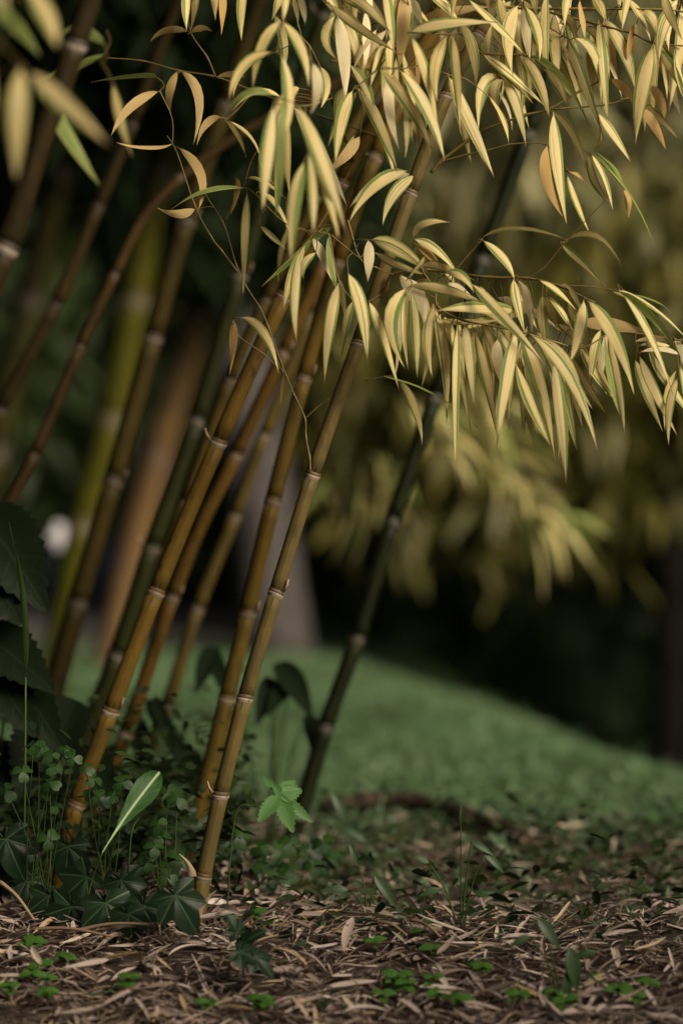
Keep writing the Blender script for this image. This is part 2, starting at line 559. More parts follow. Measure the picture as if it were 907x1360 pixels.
def fast_mesh(name, V, F, uv, tint):
    me = bpy.data.meshes.new(name)
    me.vertices.add(len(V)); me.vertices.foreach_set('co', V.astype(np.float32).ravel())
    nl = F.size
    me.loops.add(nl); me.loops.foreach_set('vertex_index', F.astype(np.int32).ravel())
    me.polygons.add(len(F))
    me.polygons.foreach_set('loop_start', (np.arange(len(F)) * 4).astype(np.int32))
    me.polygons.foreach_set('loop_total', np.full(len(F), 4, np.int32))
    me.polygons.foreach_set('use_smooth', np.ones(len(F), bool))
    ul = me.uv_layers.new(name='UVMap')
    ul.data.foreach_set('uv', uv[F.ravel()].astype(np.float32).ravel())
    at = me.attributes.new('tint', 'FLOAT', 'POINT')
    at.data.foreach_set('value', tint.astype(np.float32))
    me.update(calc_edges=True)
    return me


def rdirs(n, zlo, zhi, r):
    a = r.uniform(0, 2 * math.pi, n)
    z = r.uniform(zlo, zhi, n)
    q = np.sqrt(np.clip(1 - z * z, 0, 1))
    return np.stack([np.cos(a) * q, np.sin(a) * q, z], 1)


def foliage(name, parent, material, n, sampler, L, W, zdir=(-0.9, -0.1), seed=1, clumps=0, spread=0.2, kind=True, droop=0.25):
    r = np.random.default_rng(seed)
    if clumps:
        cc = sampler(clumps, r)
        pos = cc[r.integers(0, clumps, n)] + r.normal(0, 1, (n, 3)) * spread
    else:
        pos = sampler(n, r)
    d = rdirs(n, zdir[0], zdir[1], r)
    nm = rdirs(n, -1, 1, r)
    V, F, uv, tn = leaf_mass(pos, d, nm, L * r.uniform(0.6, 1.25, n), W * r.uniform(0.7, 1.3, n), droop=droop, tint=r.random(n))
    o = link(name, fast_mesh(name, V, F, uv, tn), material, parent)
    if kind:
        o['kind'] = 'stuff'
    return o


def ell(c, rad, hollow=0.0):
    c = np.array(c); rad = np.array(rad)

    def f(n, r):
        d = rdirs(n, -1, 1, r)
        q = (hollow ** 3 + (1 - hollow ** 3) * r.random(n)) ** (1 / 3)
        return c + d * q[:, None] * rad
    return f


def boxs(lo, hi):
    lo = np.array(lo); hi = np.array(hi)
    return lambda n, r: r.uniform(lo, hi, (n, 3))


# ------------------------------------------------------------------ bamboo culms
def px_path(spec, Y0, Y1=None):
    """pixel points -> smooth 3-D path; depth runs from Y0 at the foot to Y1 at the top"""
    Y1 = Y0 if Y1 is None else Y1
    n = len(spec)
    return [P(x, y, Y0 + (Y1 - Y0) * i / (n - 1)) for i, (x, y) in enumerate(spec)]


def ring_mesh(p, t, r, white=1.0, seg=18, s=1.0):
    """the swollen joint: sheath scar ridge, groove, upper ridge, waxy band below"""
    prof = [(-0.0046, 1.003, .0), (-0.0034, 1.012, .35), (-0.0018, 1.03, .75), (-0.0005, 1.115, 1.0), (0.0003, 1.12, .8), (0.0009, 1.02, .05), (0.0018, 1.05, .0), (0.0027, 1.075, .05), (0.0038, 1.035, .05), (0.0050, 1.002, .0)]
    t = t.normalized()
    a = Vector((0, -1, 0.03)); a = (a - t * a.dot(t)).normalized(); b = t.cross(a)
    V, F, T, U = [], [], [], []
    for i, (z, q, w) in enumerate(prof):
        for j in range(seg):
            an = 2 * math.pi * j / seg
            tilt = 0.0010 * math.sin(an + p.x * 60)
            V.append(p + t * (z * s + tilt) + (a * math.cos(an) + b * math.sin(an)) * r * (1 + (q - 1) * 1.05))
            T.append(w * white); U.append((j / seg, i / 9))
    for i in range(len(prof) - 1):
        for j in range(seg):
            F.append((i * seg + j, i * seg + (j + 1) % seg, (i + 1) * seg + (j + 1) % seg, (i + 1) * seg + j))
    return mesh_np('node_ring', V, F, U, True, T)


def make_culm_thing(label, pts, node_idx, rad, color, spots, group='bamboo culms', name='bamboo_culm', cat='bamboo', white=1.0, top=None, ground=True, seg=18):
    """pts: 3-D control points foot->top; node_idx: control points that are joints; rad: radius foot/top"""
    if ground:
        d = (pts[0] - pts[1]).normalized()
        f = pts[0].copy()
        for _ in range(200):
            if f.z < H(f.x, f.y) - 0.02: break
            f = f + d * 0.01
        if (f - pts[0]).length > 0.005:
            pts = [f] + list(pts)
            node_idx = [i + 1 for i in node_idx]
    if top is not None:
        pts = list(pts) + top(pts)
    base = pts[0].copy()
    base.z = H(base.x, base.y)
    th = thing(name, base, label, cat, group)
    m = 7
    path = catmull(pts, m)
    tot = len(path) - 1

    def rr(i):
        return rad[0] + (rad[1] - rad[0]) * i / tot
    cuts = sorted(set([0] + [i * m for i in node_idx] + [tot]))
    for a, b in zip(cuts[:-1], cuts[1:]):
        seg_pts = path[a:b + 1]
        # resample for a clean taper next to the joints
        rs = []
        for i in range(a, b + 1):
            f = (i - a) / max(1, b - a)
            rs.append(rr(i) * (0.985 + 0.02 * math.cos(f * 2 * math.pi)))
        o = link('internode', tube('internode', seg_pts, rs, seg), M_CULM, th)
        jit = 1 + rng.uniform(-0.10, 0.10)
        jit *= 0.78
        o.color = (color[0] * jit * .94, color[1] * jit * 1.01, color[2] * jit * 1.15, spots)
    for i in node_idx:
        q = i * m
        if q <= 0 or q >= tot: continue
        t = path[min(q + 1, tot)] - path[q - 1]
        o = link('node_ring', ring_mesh(path[q], t, rr(q), white * rng.uniform(.45, 1.0), seg, max(0.8, rr(q) / 0.0085)), M_NODE, th)
        o.color = (color[0] * 0.7, color[1] * 0.6, color[2] * 0.6, 1)
    return th, path


def upward(n, step, bend):
    """continue a culm beyond the frame, arching over"""
    def f(pts):
        d = (pts[-1] - pts[-2]).normalized()
        p = pts[-1]
        out = []
        for _ in range(n):
            d = (d + Vector(bend)).normalized()
            p = p + d * step
            out.append(p)
        return out
    return f


OLIVE = (0.115, 0.075, 0.017)
BROWN = (0.150, 0.083, 0.019)
ORANGE = (0.120, 0.073, 0.015)
DGREEN = (0.050, 0.050, 0.014)
culms = {}


def culm(key, label, spec, nodes, wpx, Y0, Y1, color, spots, white=1.0, up=True, wtop=None, **kw):
    pts = px_path(spec, Y0, Y1)
    wpx *= .95
    r0 = wpx * K * Y0 / 2
    r1 = (wtop or wpx * 0.9) * K * (Y1 or Y0) / 2
    top = upward(5, 0.22, (0.05, 0.0, -0.02)) if up else None
    nodes = list(nodes)
    if up:
        nodes += [len(spec) - 1, len(spec), len(spec) + 1, len(spec) + 2, len(spec) + 3]
    culms[key] = make_culm_thing(label, pts, sorted(set(nodes)), (r0, r1 if not up else r1 * 0.8), color, spots, white=white, top=top, **kw)
    return culms[key]


culm('A', 'sharp brown bamboo culm with whitish joints rising out of the leaf litter',
     [(268, 1180), (270, 1165), (293, 1057), (325, 929), (366, 789), (415, 631), (475, 458), (545, 256), (592, 128), (634, 48), (690, -60)],
     [1, 2, 3, 4, 5, 6, 7, 8, 9], 23.5, 2.30, 2.32, (0.110, 0.080, 0.030), 0.25, 1.0, wtop=20)
culm('B', 'golden brown bamboo culm with dark red speckles beside the ivy',
     [(78, 1170), (101, 1070), (147, 945), (207, 788), (290, 588), (376, 395), (452, 243), (520, 128), (590, 20), (640, -60)],
     [1, 2, 3, 4, 5, 6, 7, 8], 24.5, 2.44, 2.42, ORANGE, 1.0, 1.0, wtop=24)
culm('C', 'dark green bamboo culm standing close behind the speckled golden one',
     [(100, 1010), (155, 872), (201, 728), (260, 560), (318, 366), (372, 190), (430, 20), (460, -70)],
     [1, 2, 3, 4, 5, 6], 27, 2.90, 2.85, (0.024, 0.026, 0.008), 0.2, 0.6)
culm('D', 'thick shadowed bamboo culm rising behind the broad dark leaves',
     [(60, 960), (103, 802), (150, 640), (203, 449), (247, 295), (300, 140), (360, -40)],
     [1, 2, 3, 4, 5], 31, 2.95, 2.9, (0.050, 0.036, 0.010), 0.3, 0.5)
culm('E', 'thin bamboo culm bowing to one side in front of yellow green stems',
     [(-40, 790), (8, 678), (45, 605), (106, 462), (152, 365), (190, 290), (240, 236), (300, 190), (370, 150)],
     [2, 3, 4, 6], 17, 2.78, 2.78, (0.050, 0.030, 0.011), 0.3, 0.3, wtop=14)
culm('F', 'slim dark bamboo culm between the bowed culm and the thick leaning one',
     [(-70, 690), (0, 545), (74, 405), (130, 275), (175, 165), (230, 20), (255, -50)],
     [1, 2, 3, 4], 20, 3.0, 2.95, (0.040, 0.027, 0.010), 0.3, 0.3)
culm('G', 'blurred thick bamboo culm with a pale joint under pale drooping leaves',
     [(-150, 720), (-70, 520), (8, 330), (52, 195), (100, 60), (140, -60)],
     [1, 2, 4], 36, 2.0, 1.95, (0.026, 0.018, 0.007), 0.3, 1.0)
culm('H', 'rusty brown bamboo culm just behind the speckled golden culm',
     [(120, 1075), (167, 975), (228, 795), (268, 695), (313, 605), (375, 470), (430, 350), (500, 200), (590, 30), (630, -50)],
     [1, 2, 4, 5, 6, 7], 22, 2.76, 2.7, (0.085, 0.048, 0.011), 0.5, 0.6)
culm('I', 'olive bamboo culm half hidden between two brown culms',
     [(195, 1010), (222, 938), (262, 810), (312, 685), (350, 580), (412, 420), (465, 290), (540, 110), (590, -20)],
     [1, 2, 3, 4, 5, 6], 20, 3.02, 2.95, (0.065, 0.046, 0.013), 0.3, 0.5)
culm('J', 'olive brown bamboo culm running alongside the sharp brown one',
     [(255, 1110), (279, 1020), (301, 928), (328, 816), (362, 667), (403, 503), (447, 350), (497, 210), (565, 60), (610, -50)],
     [2, 3, 4, 5, 6, 7], 25, 2.58, 2.55, (0.100, 0.064, 0.014), 0.3, 0.6)
culm('K2', 'narrow olive bamboo culm squeezed between dark green and golden culms',
     [(110, 1050), (180, 850), (245, 670), (305, 505), (352, 400), (420, 262), (520, 70), (570, -40)],
     [2, 3, 4, 5], 18, 2.70, 2.66, (0.070, 0.048, 0.012), 0.2, 0.5)
culm('L', 'blackish green bamboo culm standing alone at the lawn edge',
     [(392, 1100), (405, 1058), (432, 967), (473, 851), (521, 693), (577, 530), (640, 345), (700, 180), (742, 60), (775, -40)],
     [2, 3, 4, 5, 6, 7], 25, 2.86, 2.90, (0.009, 0.0115, 0.003), 0.1, 0.3, wtop=24)
for key, lab, spec, nodes, w, Y, col in (
        ('Q', 'fat yellow green bamboo stem blurred behind the bowed thin culm',
         [(75, 880), (110, 700), (148, 560), (178, 400), (207, 230), (240, 40), (255, -50)], [1, 2, 3, 4, 5], 46, 5.0, (0.070, 0.066, 0.004)),
        ('R', 'fat dark olive bamboo stem blurred beyond the slim dark culm',
         [(-60, 800), (-10, 600), (38, 400), (75, 230), (120, 20), (135, -50)], [1, 2, 3, 4], 46, 5.4, (0.050, 0.045, 0.012)),
        ('S', 'fat tan bamboo stem wrapped in pale sheath beyond the dark green culm',
         [(150, 860), (172, 750), (208, 610), (245, 480), (288, 330), (340, 130), (390, -60)], [2, 4, 5], 44, 6.3, (0.15, 0.090, 0.040))):
    culm(key, lab, spec, nodes, w, Y, Y, col, 0.0, 0.4, group='fat bamboo stems behind the grove')

# branch stubs at some joints and papery sheath remains at the feet
for k in ('A', 'B', 'J', 'H', 'C', 'D'):
    th, path = culms[k]
    kids = [o for o in C.objects if o.parent == th and o.name.startswith('node_ring')]
    for o in kids[1:7:2] if k != 'A' else kids[1:4:2]:
        co = [v.co for v in o.data.vertices]
        c = sum(co, Vector()) / len(co)
        r_ = max((v - c).length for v in co)
        sd = rng.choice([-1, 1])
        a = c + Vector((sd * r_ * .85, -.004, .003))
        link('branch_stub', tube('branch_stub', [a, a + Vector((sd * .003, -.002, .005)), a + Vector((sd * .0045, -.002, .011))], [.0017, .0013, .0010], 7), M_SHEATH, th)
for k, px, py, Y, h, lean in (('A', 255, 1165, 2.285, .022, -.004), ('A', 262, 1225, 2.28, .03, .006), ('J', 262, 1110, 2.56, .035, -.006), ('B', 84, 1150, 2.42, .03, -.006)):
    p0 = P(px, py, Y)
    V, F, U = [], [], []
    for i in range(6):
        t = i / 5
        w = .0038 * (1 - t) ** .7 + .0004
        for c in (-1, 0, 1):
            V.append(p0 + Vector((c * w + lean * t * t * 3, abs(c) * .003 - .004 * t, h * t))); U.append((c * .5 + .5, t))
    for i in range(5):
        for j in range(2):
            q = i * 3 + j
            F.append((q, q + 1, q + 4, q + 3))
    link('sheath', mesh_np('sheath', V, F, U), M_SHEATH, culms[k][0])

# ------------------------------------------------------------------ variegated bamboo leaves (each one a part of its branch)
LEAF_PROF = [(0.0, .05), (0.035, .10), (.07, .34), (.14, .66), (.24, .91), (.36, 1.0), (.50, .95), (.64, .78), (.76, .55), (.86, .31), (.94, .13), (1.0, .012)]


def bez(p0, pm, p1, t):
    c = pm * 2 - (p0 + p1) * 0.5
    return p0 * (1 - t) ** 2 + c * 2 * t * (1 - t) + p1 * t * t


def blade(p0, pm, p1, wid, roll, view, fold=0.16, twist=0.0):
    V, F, U = [], [], []
    cols = [-1, -0.5, 0, 0.5, 1]
    wavy = rng.uniform(0, 6)
    for i, (t, w) in enumerate(LEAF_PROF):
        p = bez(p0, pm, p1, t)
        tg = (bez(p0, pm, p1, min(1, t + .02)) - bez(p0, pm, p1, max(0, t - .02))).normalized()
        s = tg.cross(view).normalized()
        nrm = s.cross(tg).normalized()
        a = roll + twist * (t - 0.4)
        sd = s * math.cos(a) + nrm * math.sin(a)
        nd = sd.cross(tg)
        for c in cols:
            off = sd * (c * w * wid * 0.5) + nd * (abs(c) * fold * w * wid * 0.5 + 0.03 * wid * math.sin(9 * t + wavy + 2 * c))
            V.append(p + off)
            U.append((c * 0.5 + 0.5, t))
    n = len(cols)
    for i in range(len(LEAF_PROF) - 1):
        for j in range(n - 1):
            q = i * n + j
            F.append((q, q + 1, q + n + 1, q + n))
    return mesh_np('leaf', V, F, U)


def style(code):
    """stripe position, stripe half-width, tone, narrow stripes"""
    r = rng.random
    side = rng.choice([0.12, 0.22, 0.78, 0.9])
    if code == 'c': return (side + rng.uniform(-.05, .05), rng.uniform(.05, .13), rng.uniform(0, .22), rng.choice([.3, .7, 1, 1]))
    if code == 'l': return (rng.uniform(.05, .25), rng.uniform(.12, .22), rng.uniform(0, .15), .5)
    if code == 'r': return (rng.uniform(.75, .95), rng.uniform(.12, .22), rng.uniform(0, .15), .5)
    if code == 'e': return (rng.choice([0.05, .95]), .12, rng.uniform(0, .2), 1.0)
    if code == 'm': return (rng.uniform(.4, .6), rng.uniform(.05, .09), rng.uniform(0, .15), .9)
    if code == 'g': return (.5, .36, .1, 1.0)
    if code == 'y': return (side, .07, rng.uniform(.15, .42), .8)
    if code == 'p': return (1.4, .0, 0.0, 0)
    if code == 't': return (1.4, .0, rng.uniform(.75, 1.0), 0)
    return (side, .1, .1, .4)


VIEW = Vector((0, 1, 0))


def add_leaf(parent, row, Y, spread=0.012, mind=13.0):
    x0, y0, xm, ym, x1, y1, w = row[:7]
    w *= 0.88
    x1, y1 = x1 + (x1 - xm) * .06, y1 + (y1 - ym) * .06
    code = row[7] if len(row) > 7 else 'c'
    dY = row[8] if len(row) > 8 else 0.0
    Yb = Y + dY + rng.uniform(-spread, spread)
    tipd = rng.uniform(-0.03, 0.012)
    p0, pm, p1 = P(x0, y0, Yb), P(xm, ym, Yb + tipd * 0.35 - 0.006), P(x1, y1, Yb + tipd)
    wr = max(w, mind) * 1.04
    roll = math.acos(min(1, w / wr)) * rng.choice([-1, 1])
    if w >= mind:
        extra = rng.uniform(0, 0.32)
        roll = extra * rng.choice([-1, 1]); wr = w / math.cos(roll)
    wid = wr * K * Yb
    me = blade(p0, pm, p1, wid, roll, VIEW, rng.uniform(.03, .15), rng.uniform(-.3, .3))
    o = link('leaf', me, M_LEAF, parent)
    o.color = style(code)
    return o


def fillers(rows, prob, seed):
    """more leaves of the same spray, a little deeper than the ones in front"""
    r = random.Random(seed)
    out = []
    for row in rows:
        if r.random() > prob or row[6] < 9: continue
        x0, y0, xm, ym, x1, y1, w = row[:7]
        ox, oy = r.uniform(-16, 16), r.uniform(-14, 8)
        a = r.uniform(-.30, .30); k = r.uniform(.75, 1.0)
        ca, sa = math.cos(a) * k, math.sin(a) * k
        f = lambda x, y: (x0 + ox + ca * (x - x0) - sa * (y - y0), y0 + oy + sa * (x - x0) + ca * (y - y0))
        out.append((x0 + ox, y0 + oy) + f(xm, ym) + f(x1, y1) + (w * r.uniform(.75, 1.0), r.choice('cycplyte'), r.uniform(.015, .06)))
    return out


def branch(culm_key, twigs, leaves, Y, rad=0.0011, name='branch', mind=13.0, spread=0.012):
    """twigs: list of (pixel polyline, Y at its ends, relative thickness); the first is the branch itself"""
    th = culms[culm_key][0]
    V, F, U, T = [], [], [], []
    first = None
    tw_pts = []
    for poly, ya, yb, k in twigs:
        n = len(poly)
        pts = [P(x, y, ya + (yb - ya) * i / (n - 1)) for i, (x, y) in enumerate(poly)]
        path = catmull(pts, 4)
        rs = []
        for i in range(len(path)):
            f = i / (len(path) - 1)
            r = rad * k * (1.15 - 0.6 * f)
            if i % 4 == 0 and 0 < i: r *= 1.6
            rs.append(r)
        tw_pts += path
        me = tube('twig', path, rs, 7)
        o = link('branch' if first is None else 'twig', me, M_TWIG, th if first is None else first)
        if first is None: first = o
    for row in leaves:
        lf = add_leaf(first, row, Y, spread, mind)
        p0 = lf.data.vertices[2].co.copy()
        p1 = lf.data.vertices[22].co
        q = min(tw_pts, key=lambda t: (t - p0).length)
        d = (q - p0).length
        if .003 < d < .060:
            mid = q.lerp(p0, .55) + (p0 - p1).normalized() * min(.006, d * .25)
            link('stalk', tube('stalk', catmull([q, mid, p0 + (p1 - p0) * .05], 3), [.00075, .0006, .0005, .0005, .0005, .00045, .0004], 5), M_TWIG, first)
    return first


# the spray that fills the middle right, on the sharp culm
S1 = [
    (541, 382, 519, 427, 538, 487, 22, 'r'), (543, 384, 537, 432, 542, 488, 12, 'e'), (546, 388, 552, 440, 554, 502, 15, 'c'),
    (545, 370, 560, 400, 563, 432, 18, 'p'), (575, 408, 567, 452, 574, 498, 16, 'y'), (577, 412, 590, 470, 593, 558, 18, 'c'),
    (608, 428, 606, 520, 605, 617, 13, 'r'), (590, 420, 601, 448, 605, 482, 14, 'p'), (617, 425, 624, 480, 631, 542, 15, 'r'),
    (630, 440, 646, 505, 661, 582, 14, 'l'), (686, 438, 672, 505, 660, 590, 20, 'l', -.03), (660, 450, 661, 480, 668, 514, 17, 'p'),
    (690, 470, 694, 530, 695, 578, 11, 'y'), (695, 490, 700, 545, 711, 593, 10, 'y'), (690, 440, 716, 510, 736, 606, 21, 'l', -.03),
    (735, 475, 746, 560, 751, 638, 19, 'r', -.05), (685, 482, 706, 540, 732, 592, 16, 'l', -.02), (625, 376, 668, 420, 722, 482, 17, 'l', -.04),
    (705, 445, 757, 500, 792, 595, 19, 'c', -.04), (738, 485, 753, 545, 766, 597, 14, 'c'), (750, 468, 762, 520, 773, 565, 11, 'y'),
    (755, 468, 781, 515, 806, 550, 11, 'c'), (770, 460, 791, 497, 816, 530, 13, 'c'), (803, 445, 811, 505, 824, 553, 10, 'g'),
    (806, 443, 821, 515, 829, 575, 14, 'c'), (780, 399, 815, 445, 841, 520, 21, 'r', -.02), (775, 398, 769, 440, 757, 482, 19, 'e'),
    (798, 437, 788, 472, 785, 512, 15, 'r'), (768, 428, 815, 431, 862, 443, 21, 't'), (820, 386, 864, 418, 901, 470, 9, 'g'),
    (825, 386, 861, 440, 892, 520, 13, 'c'), (825, 388, 868, 398, 889, 414, 4, 'g'), (849, 472, 870, 520, 899, 577, 16, 'e'),
    (902, 470, 876, 463, 850, 468, 9, 'p'), (900, 500, 889, 540, 888, 588, 13, 'e'), (904, 470, 912, 520, 922, 580, 14, 'e'),
    (900, 455, 915, 480, 925, 505, 16, 'p'),
    (682, 370, 687, 402, 697, 442, 15, 'm'), (687, 372, 701, 402, 706, 442, 13, 'p'), (720, 391, 721, 428, 727, 465, 16, 'r'),
    (728, 393, 745, 412, 762, 442, 11, 'c'), (690, 414, 635, 407, 582, 412, 20, 'l', -.02), (583, 424, 622, 427, 664, 424, 11, 'y', -.01),
    (545, 380, 590, 384, 642, 402, 17, 'e', -.02), (592, 362, 613, 365, 629, 388, 15, 'r', -.02), (595, 375, 610, 386, 632, 399, 18, 'p'),
    (492, 318, 531, 331, 568, 362, 23, 'm'), (498, 335, 530, 353, 563, 363, 13, 'c'), (549, 315, 563, 296, 596, 295, 14, 'c'),
    (550, 317, 580, 331, 607, 363, 14, 'r'), (552, 322, 572, 339, 588, 358, 12, 't'), (462, 362, 481, 412, 487, 478, 21, 'c', -.04),
    (490, 400, 508, 445, 529, 515, 14, 'l'), (526, 502, 550, 540, 560, 588, 14, 'c'), (510, 500, 575, 522, 632, 566, 4, 'g'),
    (489, 318, 490, 345, 488, 373, 16, 'p', -.02), (641, 319, 669, 343, 683, 371, 14, 'c'), (642, 314, 692, 303, 751, 318, 6, 'y'),
    (746, 326, 768, 344, 803, 380, 10, 'c'), (752, 319, 792, 313, 824, 351, 8, 'y'),
    (600, 430, 606, 460, 612, 500, 12, 'c'), (640, 425, 655, 470, 668, 520, 13, 'y', .03), (650, 430, 680, 470, 700, 520, 14, 'c', .03),
    (712, 440, 735, 470, 752, 520, 14, 'y', .03), (620, 400, 660, 420, 700, 455, 15, 'c', .02), (660, 395, 700, 410, 745, 440, 14, 'p', .03),
    (740, 430, 770, 455, 790, 500, 13, 'y', .03), (675, 400, 672, 430, 680, 462, 13, 'c', .03), (755, 400, 765, 425, 790, 455, 11, 'y', .03),
    (560, 352, 590, 355, 630, 372, 13, 'e', -.01), (570, 340, 560, 350, 540, 372, 10, 'c'), (640, 470, 640, 500, 650, 530, 10, 'y', .03),
    (716, 372, 740, 385, 765, 412, 10, 'c'), (744, 378, 760, 390, 775, 420, 9, 'y', .02),
    (700, 470, 722, 520, 728, 560, 13, 'e', -.01), (720, 450, 750, 475, 770, 510, 15, 'e', -.02), (640, 445, 650, 480, 656, 530, 13, 'm', .02),
    (585, 415, 582, 445, 590, 478, 12, 't', .03), (610, 420, 612, 460, 618, 505, 11, 'y', .03)]
branch('A', [([(497, 398), (512, 385), (522, 364), (562, 358), (602, 362), (650, 368), (700, 369), (742, 379), (790, 402)], 2.31, 2.27, 1.5),
             ([(560, 358), (577, 385), (582, 408), (615, 425), (650, 432), (690, 440)], 2.28, 2.25, 1.0),
             ([(462, 292), (478, 343), (500, 355), (522, 364)], 2.27, 2.29, .7), ([(440, 312), (478, 343)], 2.26, 2.27, .6),
             ([(602, 362), (620, 340), (641, 317)], 2.28, 2.28, .6), ([(700, 369), (722, 355), (750, 322), (804, 265)], 2.28, 2.27, .6),
             ([(742, 379), (780, 380), (822, 386)], 2.28, 2.28, .5), ([(690, 440), (740, 455), (772, 462), (806, 444)], 2.25, 2.26, .8),
             ([(770, 428), (830, 440), (858, 444), (907, 452), (950, 448)], 2.28, 2.29, 1.0), ([(485, 505), (518, 499), (527, 502)], 2.30, 2.29, .5),
             ([(490, 400), (505, 391)], 2.28, 2.29, .7)], S1 + fillers(S1[:46], .6, 2) + fillers(S1[:46], .35, 12), 2.27)

# upper right spray of the sharp culm
S2 = [
    (594, 98, 625, 165, 655, 232, 19, 'c', -.06), (505, 92, 546, 145, 575, 202, 17, 'l', -.10), (530, 92, 567, 145, 590, 212, 19, 'l', -.10),
    (520, 98, 517, 142, 530, 197, 17, 'p', -.08), (536, 118, 541, 160, 538, 207, 14, 'c', -.08), (612, 28, 629, 70, 631, 112, 17, 'y'),
    (572, -5, 592, 8, 611, 30, 13, 'c'), (622, -2, 660, 33, 696, 71, 13, 'c', -.02), (688, 6, 675, 45, 681, 97, 21, 'c'),
    (694, 8, 699, 45, 703, 77, 14, 'p'), (697, 8, 714, 40, 716, 79, 16, 'c'), (661, -4, 666, 18, 671, 42, 15, 'y'),
    (726, -12, 723, 48, 728, 104, 15, 'y'), (736, 15, 737, 65, 742, 107, 18, 'y'), (745, 18, 760, 33, 763, 57, 11, 'y'),
    (641, 71, 680, 100, 722, 139, 14, 'm'), (692, 72, 716, 110, 729, 157, 16, 'c'), (702, 73, 745, 102, 781, 165, 9, 'g'),
    (725, 90, 741, 112, 754, 140, 13, 'y'), (663, 104, 641, 115, 636, 172, 18, 'r'), (668, 104, 686, 140, 698, 193, 16, 'e'),
    (650, 128, 668, 155, 675, 188, 9, 'c'), (754, 52, 776, 110, 802, 184, 13, 'r'), (762, 50, 791, 75, 798, 142, 15, 'c'),
    (795, 24, 801, 85, 807, 159, 15, 'r'), (800, 22, 829, 65, 842, 117, 21, 'e'), (867, 60, 852, 120, 844, 188, 25, 'e', -.02),
    (872, 62, 895, 95, 912, 132, 13, 'r'), (899, 5, 880, 35, 875, 82, 21, 'y'), (905, 5, 902, 70, 888, 145, 17, 'c'),
    (833, 0, 852, 23, 864, 54, 11, 'y'), (852, 14, 867, 24, 871, 47, 16, 'y'), (795, 150, 815, 178, 838, 215, 14, 'y'),
    (852, 143, 869, 165, 885, 199, 15, 't'), (862, 112, 877, 133, 883, 158, 13, 't'), (860, 140, 880, 160, 902, 185, 9, 'y'),
    (810, 105, 830, 118, 840, 137, 12, 't'), (770, 0, 774, 25, 777, 52, 10, 't'), (787, -6, 797, 8, 804, 27, 15, 'y'),
    (794, 160, 798, 180, 790, 198, 6, 't'), (735, 148, 741, 220, 752, 293, 20, 'r', -.03), (727, 192, 726, 238, 748, 287, 17, 't'),
    (753, 230, 767, 272, 785, 313, 11, 'c'), (730, 146, 761, 178, 783, 240, 11, 'y'), (755, 227, 770, 233, 783, 247, 7, 't'),
    (780, 205, 790, 242, 811, 270, 11, 'c'), (786, 205, 803, 235, 813, 276, 10, 'r'), (785, 202, 832, 250, 867, 321, 7, 'g'),
    (829, 250, 835, 270, 834, 291, 11, 't'), (793, 203, 817, 224, 829, 251, 7, 'g'),
    (594, 46, 578, 88, 581, 132, 19, 'y', -.05), (600, 46, 606, 100, 611, 174, 14, 'l', -.06), (545, 43, 567, 100, 581, 168, 15, 'r', -.06),
    (545, 42, 592, 30, 658, 29, 19, 'e', -.06), (880, 60, 884, 90, 886, 130, 12, 'y', .03), (898, 70, 905, 110, 920, 150, 13, 'y'),
    (640, 20, 645, 60, 650, 90, 14, 'y', .05), (665, 60, 668, 90, 675, 120, 15, 't', .05), (700, 50, 702, 90, 706, 130, 13, 'y', .05),
    (760, 30, 757, 60, 768, 95, 13, 't', .04), (815, 30, 812, 70, 822, 100, 12, 't', .05), (845, 30, 838, 60, 836, 95, 13, 't', .05),
    (580, 10, 588, 40, 592, 70, 15, 'y', .05), (620, 40, 612, 70, 618, 110, 14, 't', .05), (780, 60, 785, 90, 788, 130, 11, 't', .05),
    (880, -10, 890, 20, 905, 50, 14, 'y'), (840, -20, 832, 5, 826, 40, 13, 'y'), (760, -20, 752, 5, 750, 35, 13, 'y'), (700, -25, 708, -5, 712, 20, 14, 'y'),
    (655, -30, 648, -10, 650, 15, 13, 'c'), (610, -30, 604, -10, 600, 25, 14, 'c'), (680, 40, 690, 80, 690, 130, 12, 'y', .05), (740, 70, 752, 100, 770, 140, 11, 'y', .04)]
branch('A', [([(572, 229), (586, 213), (624, 184), (641, 172), (698, 152), (728, 145), (770, 120), (800, 105)], 2.32, 2.30, 1.3),
             ([(586, 214), (619, 205), (652, 198), (679, 191), (727, 192), (755, 228)], 2.32, 2.31, .8),
             ([(728, 145), (807, 138), (833, 130), (866, 140)], 2.31, 2.31, .8), ([(750, 170), (780, 203)], 2.31, 2.30, .5)], S2[40:49] + S2[21:22] + S2[31:37], 2.30)
branch('A', [([(632, 58), (650, 12), (712, 11), (770, 11), (880, 12), (940, 20)], 2.32, 2.30, 1.5),
             ([(712, 11), (792, 31), (838, 43), (866, 56), (907, 60)], 2.31, 2.30, 1.0), ([(632, 58), (641, 70), (692, 72), (704, 74)], 2.32, 2.28, .8),
             ([(632, 58), (612, 44), (597, 45), (545, 42)], 2.32, 2.25, .9), ([(597, 45), (560, 85), (507, 91)], 2.30, 2.18, .7), ([(641, 71), (664, 103)], 2.30, 2.29, .5),
             ([(720, 30), (754, 50), (762, 50)], 2.30, 2.30, .6), ([(560, 85), (594, 98), (620, 105), (650, 128)], 2.24, 2.26, .5)],
       [r for i, r in enumerate(S2) if not (40 <= i < 49 or i == 21 or 31 <= i < 37)] + fillers(S2[:31] + S2[50:], .8, 3) + fillers(S2[:31], .6, 13), 2.30)

